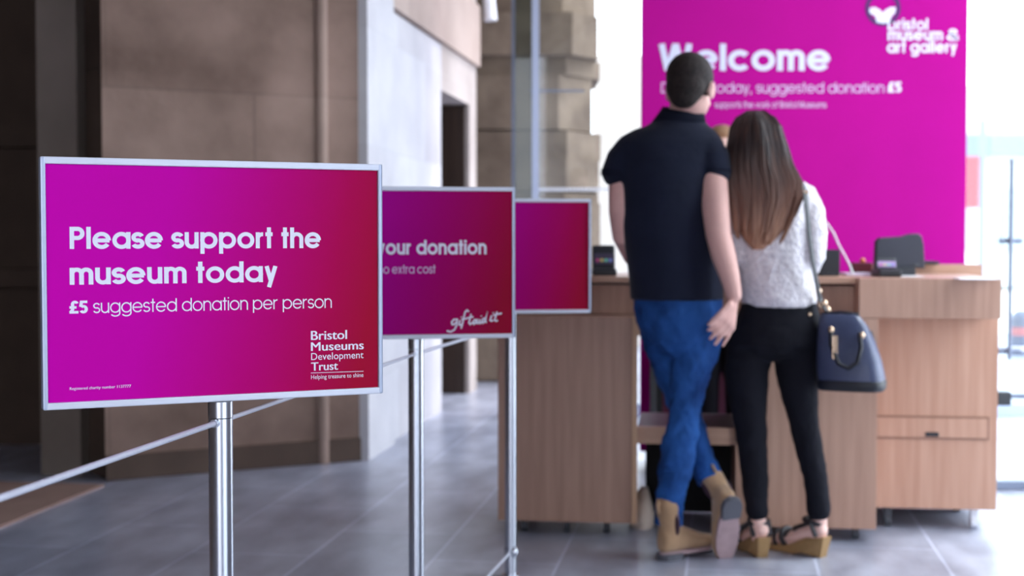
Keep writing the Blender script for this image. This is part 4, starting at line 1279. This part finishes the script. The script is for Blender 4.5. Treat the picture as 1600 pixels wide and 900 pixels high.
# ------------------------------------------------------------------ her handbag
GYB = 5.03
cb = V(1327, 546, GYB)
bag = thing('handbag', 'navy leather handbag with gold zip pulls hanging at the hip of the long-haired person', 'handbag', (cb.x, cb.y, cb.z - .14))
bz = R(-24)
def bagpt(u, v, w): # u along the bag, w across, v up
    return Vector((cb.x + u * math.cos(bz) - w * math.sin(bz), cb.y + u * math.sin(bz) + w * math.cos(bz), cb.z + v))
rows_ = [(-.140, .098, .070, .012), (-.132, .112, .082, .010), (-.10, .116, .084, .008), (-.04, .112, .074, .000), (.03, .100, .056, -.012), (.085, .086, .036, -.024), (.118, .070, .020, -.034), (.126, .060, .012, -.038)]
b = MB(); rr = []
for v, hu, hw, sh2 in rows_:
    ring = []
    for i in range(32):
        a = 2 * PI * i / 32
        x, y = math.cos(a), math.sin(a)
        x = math.copysign(abs(x) ** .55, x); y = math.copysign(abs(y) ** .55, y)
        ring.append(bagpt(sh2 + x * hu, v, y * hw))
    rr.append(ring)
b.rings(rr); bmesh.ops.recalc_face_normals(b.bm, faces=b.bm.faces[:])
bb_ = b.build('body', BAGM, bag, smooth=True)
b = MB(); rr = []
for v, k in ((-.144, .97), (-.136, 1.02), (-.112, 1.03), (-.106, 1.0)):
    rr.append([bagpt(.010 + math.copysign(abs(math.cos(2 * PI * i / 32)) ** .55, math.cos(2 * PI * i / 32)) * .115 * k, v, math.copysign(abs(math.sin(2 * PI * i / 32)) ** .55, math.sin(2 * PI * i / 32)) * .084 * k) for i in range(32)])
b.rings(rr); bmesh.ops.recalc_face_normals(b.bm, faces=b.bm.faces[:]); b.build('base_panel', BAGD, bag, smooth=True)
b = MB(); b.tube([bagpt(-.10, .126, 0), bagpt(-.03, .133, 0), bagpt(.03, .126, 0)], .006, n=8); b.build('zip', BAGD, bag, smooth=True)
for w0, u0 in ((-1, .0), (1, .02)):
    b = MB()
    pts = [bagpt(-.055 + u0, .07, w0 * .05), bagpt(-.05 + u0, .02, w0 * .075), bagpt(-.02 + u0, -.045, w0 * .090), bagpt(.015 + u0, -.06, w0 * .092), bagpt(.045 + u0, -.04, w0 * .090), bagpt(.055 + u0, .015, w0 * .074), bagpt(.045 + u0, .06, w0 * .052)]
    b.tube(pts, .0075, n=10); b.build('handle', BAGD, bag, smooth=True)
b = MB(); q = bagpt(-.055, .07, -.052); b.ball(q, (.012, .010, .014)); b.box(q + Vector((.006, -.036, -.058)), (.018, .007, .085), bev=.003); b.build('tag', GOLD, bag, smooth=False)
b = MB(); q = bagpt(.055, .055, -.056); b.ball(q, (.010, .008, .012)); b.build('ring_fitting', GOLD, bag, smooth=True)
rg = V(1276, 462, GYB + .02)
b = MB()
for q in (V(1279, 455, GYB + .04), V(1283, 478, GYB + .05), V(1293, 484, GYB + .03), V(1288, 474, GYB + .02)):
    b.ball(q, (.012, .008, .012))
b.build('strap_clasp', GOLD, bag, smooth=True)
b = MB(); b.flatk = .35
sp_ = [V(1258, 300, WY - .10), V(1261, 330, WY - .135), V(1265, 370, WY - .145), V(1270, 410, WY - .15), V(1277, 446, WY - .135), V(1281, 466, GYB + .05), V(1289, 482, GYB + .02)]
top = [V(1254, 286, WY - .03), V(1252, 284, WY + .03)]
b.tube(list(reversed(top)) + sp_, .0165, n=10, flat=(0, 1, 0)); b.build('shoulder_strap', BAGD, bag, smooth=True)
b = MB(); q = V(1258, 300, WY - .108); b.box(q, (.024, .008, .014), bev=.003); b.build('buckle', GOLD, bag)

# ------------------------------------------------------------------ the assistant behind the counter, almost hidden
SY = 6.52
b = MB()
sh3 = V(1128, 236, SY)
sm_ = add_head(b, sh3, R(176), R(-6), .94)
def SE(y, hw, d): return E(1128, y, SY, hw, d)
b.tube([V(1128, 255, SY), V(1128, 292, SY)], [.05, .055], n=16)
b.ells([SE(300, 46, .07), SE(330, 50, .10), SE(380, 46, .10), SE(430, 44, .10), SE(470, 50, .11), SE(510, 52, .11)])
for sx in (-1, 1):
    b.tube([V(1128 + sx * 54, 312, SY), V(1128 + sx * 64, 370, SY + .02), V(1128 + sx * 60, 412, SY - .03), V(1128 + sx * 34, 424, SY - .22)], [.045, .040, .037, .024], n=14)
    w = V(1128 + sx * 34, 424, SY - .22)
    kn_, md2, tp2 = [], [], []
    for k in range(4):
        o = (-.030 + .020 * k)
        kn_.append(w + Vector((o, -.08, -.004))); md2.append(w + Vector((o * 1.1, -.12, -.006))); tp2.append(w + Vector((o * 1.15, -.155, -.012)))
    hand_relaxed(b, w, kn_, md2, tp2, [w + Vector((-sx * .022, -.03, 0)), w + Vector((-sx * .045, -.06, -.004)), w + Vector((-sx * .05, -.09, -.008))])
    b.tube([V(1128 + sx * 24, 505, SY), V(1128 + sx * 26, 600, SY), V(1128 + sx * 26, 740, SY), V(1128 + sx * 26, 754, SY - .02), V(1128 + sx * 28, 764, SY - .14)], [.078, .056, .036, .034, .024], n=14)
staff = b.build('person', SKIN2, None, smooth=True, remesh=.0065, relax=2)
tag(staff, 'person with light brown hair behind the counter, hidden between the two visitors', 'person')
add_eyes(sm_, staff)
hb = MB()
def hs2(p, r): bmesh.ops.create_uvsphere(hb.bm, u_segments=20, v_segments=14, radius=1, matrix=sm_ @ Matrix.Translation(Vector(p)) @ Matrix.Diagonal((r[0], r[1], r[2], 1)))
hs2((0, -.022, .046), (.084, .096, .084)); hs2((0, -.06, -.01), (.072, .06, .08)); hs2((0, -.07, -.09), (.05, .04, .09)); hs2((0, .03, .092), (.062, .05, .034))
for sx in (-1, 1): hs2((sx * .07, .0, .01), (.02, .05, .06))
o = hb.build('hair', mat('light_brown_hair', (156, 118, 88), rough=.6, noise=.2, nscale=50, stretch=(1, 1, .2)), None, smooth=True, remesh=.006, relax=2); o.parent = staff
b = MB()
b.ells([SE(292, 34, .062), SE(302, 54, .086), SE(330, 57, .112), SE(380, 53, .114), SE(430, 52, .114), SE(474, 57, .122)], n=30)
for sx in (-1, 1):
    b.tube([V(1128 + sx * 48, 314, SY), V(1128 + sx * 64, 368, SY + .02), V(1128 + sx * 61, 410, SY - .03), V(1128 + sx * 38, 423, SY - .19)], [.054, .048, .045, .034], n=16)
o = b.build('black_top', BLACKJ, None, smooth=True, remesh=.009, relax=3); o.parent = staff
b = MB(); b.ells([SE(464, 54, .116), SE(500, 58, .124), SE(525, 54, .118)], n=28)
for sx in (-1, 1):
    b.tube([V(1128 + sx * 25, 505, SY), V(1128 + sx * 27, 600, SY), V(1128 + sx * 27, 745, SY)], [.086, .068, .058], n=16)
o = b.build('trousers', BLACKJ, None, smooth=True, remesh=.009, relax=3); o.parent = staff
for sx in (-1, 1):
    q = F(1128 + sx * 27, 770); mS = basis((q.x, q.y + .05, 0), (sx * .15, -1, 0), (0, 0, 1))
    b = MB(); b.tube([mS @ Vector((.02, 0, .045)), mS @ Vector((.10, 0, .042)), mS @ Vector((.21, 0, .034))], [.04, .042, .032], n=16)
    o = b.build('shoe', STRAP, None, smooth=True, remesh=.007, relax=2); o.parent = staff

# pale cloth bag slumped on the floor inside the bay
q = F(1000, 815)
b = MB()
c0 = Vector((q.x, 5.72, 0))
b.ells([(c0 + Vector((0, 0, .002)), .050, .09), (c0 + Vector((0, 0, .03)), .056, .10), (c0 + Vector((.004, .01, .08)), .045, .085), (c0 + Vector((.010, .02, .125)), .026, .06), (c0 + Vector((.016, .03, .15)), .012, .03)], n=24)
o = b.build('cloth_bag', mat('pale_canvas', (214, 196, 182), rough=.95, noise=.1, nscale=14, bump=.6, bscale=30), None, smooth=True)
d_ = o.modifiers.new('creases', 'DISPLACE'); d_.texture = tx; d_.strength = .018; d_.texture_coords = 'LOCAL'
tag(o, 'small pale cloth bag slumped on the floor inside the desk bay', 'bag')
